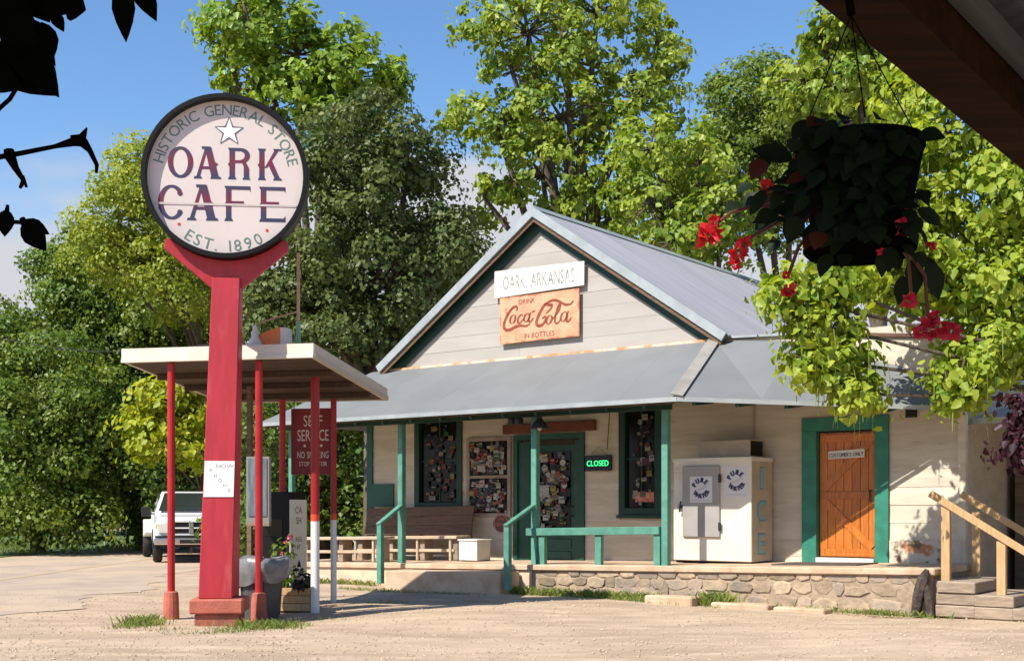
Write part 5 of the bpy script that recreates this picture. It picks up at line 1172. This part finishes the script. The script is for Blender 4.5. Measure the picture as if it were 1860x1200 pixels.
for i in range(10):
    o = mk('roof_sheet', cr_, None, NP); p = bp(-3.4+i*.78, -.12, 2.79-.12*sl_); o.location = p
    mtx = Matrix((( bn.x, bd.x, 0), (bn.y, bd.y, 0), (sl_, 0, 1))); o.rotation_euler = Matrix((Vector((bn.x, bn.y, sl_)).normalized(), Vector((bd.x, bd.y, 0)), Vector((bn.x, bn.y, sl_)).normalized().cross(Vector((bd.x, bd.y, 0))))).transposed().to_euler()
for i in range(6):
    s_ = -2.55+i*1.2
    MB().hexa([bp(s_, .19, 2.61), bp(s_+.05, .19, 2.61), bp(s_+.05, 3.6, 2.61+sl_*3.41), bp(s_, 3.6, 2.61+sl_*3.41), bp(s_, .19, 2.76), bp(s_+.05, .19, 2.76), bp(s_+.05, 3.6, 2.76+sl_*3.41), bp(s_, 3.6, 2.76+sl_*3.41)]).build('rafter', M['beam'], NP)
# added unseen roof and beam, left and behind, to shade the hanging leaves
def cpt2(a, b, z): v = B0+bd*(-1.55)+(-bn)*a+(-bd)*b; return Vector((v.x, v.y, z))
MB().hexa([cpt2(-.1, 0, 2.60), cpt2(4.2, 0, 2.60), cpt2(4.2, .14, 2.60), cpt2(-.1, .14, 2.60), cpt2(-.1, 0, 2.86), cpt2(4.2, 0, 2.86), cpt2(4.2, .14, 2.86), cpt2(-.1, .14, 2.86)]).build('beam', M['beam'], NP)
MB().hexa([cpt2(-.1, -.1, 2.87), cpt2(4.3, -.1, 2.87), cpt2(4.3, 4, 3.5), cpt2(-.1, 4, 3.5), cpt2(-.1, -.1, 2.89), cpt2(4.3, -.1, 2.89), cpt2(4.3, 4, 3.52), cpt2(-.1, 4, 3.52)]).build('added_shade_roof', mat('shade_roof_tin', (.34, .34, .35), rough=.5, metal=.3), NP)
for s_ in (-3.1, 4.1):
    v = bp(s_, .07, 0); MB().box(-.07, .07, -.07, .07, 0, 2.6).build('post', M['beam'], NP, loc=(v.x, v.y, 0))

# hanging basket
HB = empty('hanging_basket', (.66, 2.30, 2.035), 0, label='hanging basket of dark begonias with red flowers under the porch beam', cat='hanging plant')
HP = Vector((.66, 2.30, 2.035))
potm = mat('dark_plastic_pot', (.004, .004, .004), rough=1, spec=0)
MB().lathe([(.075, -.01), (.085, .0), (.115, .16), (.12, .17), (.12, .185), (.108, .185), (.10, .15)], 24).build('pot', potm, HB)
MB().lathe([(.095, -.03), (.105, -.02), (.105, -.012), (.07, -.012)], 24).build('saucer', potm, HB)
hk = Vector((-.035, -.03, .60))
for a in (.3, 2.4, 4.5): MB().tube([(.14*math.cos(a), .14*math.sin(a), .19), (hk.x*.6, hk.y*.6, .42)], .0013, 5).build('hanger_wire', potm, HB)
MB().tube([(hk.x*.6, hk.y*.6, .42), (hk.x, hk.y, .50), (hk.x-.03, hk.y, .535), (hk.x-.03, hk.y, .58), (hk.x, hk.y, .60), (hk.x+.03, hk.y, .585), (hk.x+.035, hk.y, .565)], .008, 7).build('hook', potm, HB)
MB().tube([(hk.x+.01, hk.y, .605), (hk.x+.012, hk.y, .80)], .004, 5).build('chain', potm, HB)
bgl = [leafmat('begonia_leaf', (.010, .018, .008), (.024, .04, .012), .2, gloss=.1), leafmat('begonia_leaf_red', (.06, .016, .008), (.10, .05, .014), .3)]
def big_leaf(name, pos, tip, nrm, L_, W_, m_, parent, curl=.2):
    """a single leaf with a fold, its base at pos, pointing along tip"""
    t = Vector(tip).normalized(); n_ = Vector(nrm); n_ = (n_-t*n_.dot(t)).normalized(); b = t.cross(n_)
    prf = [(0, .02), (.12, .55), (.3, .92), (.5, 1.0), (.7, .72), (.87, .34), (1, .0)]
    v = []; f = []
    for (u, w_) in prf:
        c = t*u*L_-n_*curl*L_*u*u; v += [c+b*w_*W_/2+n_*W_*.10*w_, c, c-b*w_*W_/2+n_*W_*.10*w_]
    for i in range(len(prf)-1):
        for k in range(2): f.append((i*3+k, i*3+k+1, (i+1)*3+k+1, (i+1)*3+k))
    return MB().add(v, f).build(name, m_, parent, loc=pos, smooth=True)
rg = random.Random(77)
def pix(px, py, Y): return P(px, py, Y)-HP
for i in range(300):
    if i < 55: px, py = rg.gauss(1530, 55), rg.gauss(340, 50)
    elif i > 94: px, py = rg.gauss(1545, 52), rg.uniform(215, 425)
    elif i < 75: px, py = rg.gauss(1440, 42), rg.gauss(365, 50)
    else: px, py = rg.gauss(1630, 24), rg.gauss(405, 55)
    px = min(max(px, 1350), 1668); py = min(max(py, 212), 470)
    Y = 2.30+(rg.uniform(-.15, .12) if i < 95 else rg.uniform(-.19, -.10)); c = pix(px, py, Y); a = rg.uniform(0, 6.28)
    out_ = Vector((c.x, c.y*.6, 0))+Vector((math.cos(a), math.sin(a), 0))*.05
    big_leaf('leaf', c, out_.normalized()*.6+Vector((0, 0, rg.uniform(-1.0, .1))), Vector((rg.uniform(-.4, .4), -1+rg.uniform(-.3, .6), .6)), rg.uniform(.028, .058), rg.uniform(.022, .038), bgl[0] if rg.random() < .72 or px > 1500 else bgl[1], HB)
# drooping stems with flowers
fr = mat('scarlet_petals', (.62, .018, .035), (.52, .012, .02), scale=40, rough=.55); fr2 = mat('shaded_red_petals', (.42, .006, .030), (.50, .012, .05), scale=40, rough=.55)  # second red is darker: shade on the right-hand flowers put into it
st = mat('reddish_stem', (.12, .05, .025), rough=.6)
for k, (pts, fl) in enumerate((([(1500, 330), (1400, 365), (1330, 385), (1290, 415)], ((1286, 428, .030), (1298, 402, .016))), ([(1490, 350), (1420, 400), (1365, 430), (1340, 455)], ((1341, 459, .022), (1352, 443, .018), (1335, 482, .015))), ([(1490, 400), (1450, 450), (1432, 500)], ((1432, 528, .018), (1428, 500, .010))), ([(1480, 330), (1420, 350), (1395, 345)], ((1394, 338, .016), (1434, 382, .018), (1410, 375, .012))), ([(1600, 380), (1640, 395), (1645, 405)], ((1639, 412, .024), (1606, 454, .016), (1647, 385, .012))), ([(1620, 420), (1650, 470), (1655, 530)], ((1652, 548, .018), (1690, 448, .012))), ([(1630, 430), (1680, 500), (1685, 570), (1690, 590)], ((1690, 598, .028), (1728, 602, .024), (1672, 604, .018), (1698, 575, .016))))):
    Y0 = 2.28
    MB().tube([pix(p[0], p[1], Y0-.02*j) for j, p in enumerate(pts)], .0035, 5).build('stem', st, HB)
    for j, (fx_, fy_, r_) in enumerate(fl): blossom('flower', pix(fx_, fy_, Y0-.05), r_*1.05, fr if k < 4 else fr2, HB, 8, k*10+j)
for (px, py, tx, tz, L_) in ((1600, 455, .1, -1, .05), (1655, 470, .2, -1, .07), (1685, 475, .4, -1, .075), (1640, 500, -.1, -1, .055), (1665, 380, 1, -.5, .06), (1500, 280, -.4, .5, .08), (1440, 290, -.8, .3, .08)):
    big_leaf('leaf', pix(px, py, 2.27), (tx, 0, tz), (0, -1, .3), L_, L_*.55, bgl[0], HB)

# silhouetted plant hanging at upper left
SV = Vector((-.62, 1.66, 2.30)); HV = empty('hanging_vine', SV, 0, label='black silhouetted leaves and twigs hanging at the upper left corner', cat='hanging plant')
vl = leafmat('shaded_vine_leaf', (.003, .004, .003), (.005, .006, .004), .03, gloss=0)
def vp_(px, py, Y=1.66): return P(px, py, Y)-SV
LV = [  # base px,py -> tip px,py, width px
 (222, -40, 228, 76, 42), (245, -40, 284, 38, 40), (120, 10, 156, 18, 60), (60, -10, 150, 14, 70), (30, 30, 100, 118, 56), (75, 40, 92, 116, 48), (20, 60, 106, 175, 70), (0, 100, 105, 172, 80), (-20, 80, 60, 160, 80), (0, 40, 70, 80, 70), (-30, 0, 70, 60, 80), (-20, -30, 60, 20, 80), (80, -30, 130, 25, 60), (95, 20, 116, 58, 24), (-40, 130, 40, 160, 60), (40, -30, 90, 40, 60)]
for i, (a, b, c, d, w_) in enumerate(LV):
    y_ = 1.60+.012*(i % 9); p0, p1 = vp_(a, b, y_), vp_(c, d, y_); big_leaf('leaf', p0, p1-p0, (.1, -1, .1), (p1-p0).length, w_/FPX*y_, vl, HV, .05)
def twig(pts, r_, nm='twig'): MB().tube([vp_(*p) for p in pts], r_, 6).build(nm, potm, HV)
twig([(30, 160), (18, 180), (0, 196), (-30, 230)], .003); twig([(-40, 292), (40, 278), (100, 266), (132, 258), (150, 256)], [.004, .0035, .003, .006, .008])
twig([(132, 256), (150, 250), (158, 232)], [.008, .006, .001]); twig([(150, 258), (164, 275), (176, 300), (175, 314)], [.008, .004, .003, .002])
twig([(16, 272), (18, 284), (28, 305), (44, 330)], [.007, .008, .005, .003]); twig([(36, 342), (44, 325), (48, 340)], [.002, .006, .002])
twig([(-30, 400), (10, 402), (40, 404)], .003); twig([(14, 372), (12, 388)], [.002, .004]); twig([(40, 396), (46, 408)], [.004, .006])
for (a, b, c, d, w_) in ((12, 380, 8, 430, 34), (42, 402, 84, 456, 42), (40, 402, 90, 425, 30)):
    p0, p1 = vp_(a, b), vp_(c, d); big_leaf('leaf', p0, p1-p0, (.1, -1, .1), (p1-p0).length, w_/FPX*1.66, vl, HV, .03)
twig([(40, -80), (30, 0), (20, 60)], .004); twig([(230, -80), (225, -40)], .003); twig([(240, -80), (245, -40)], .003)
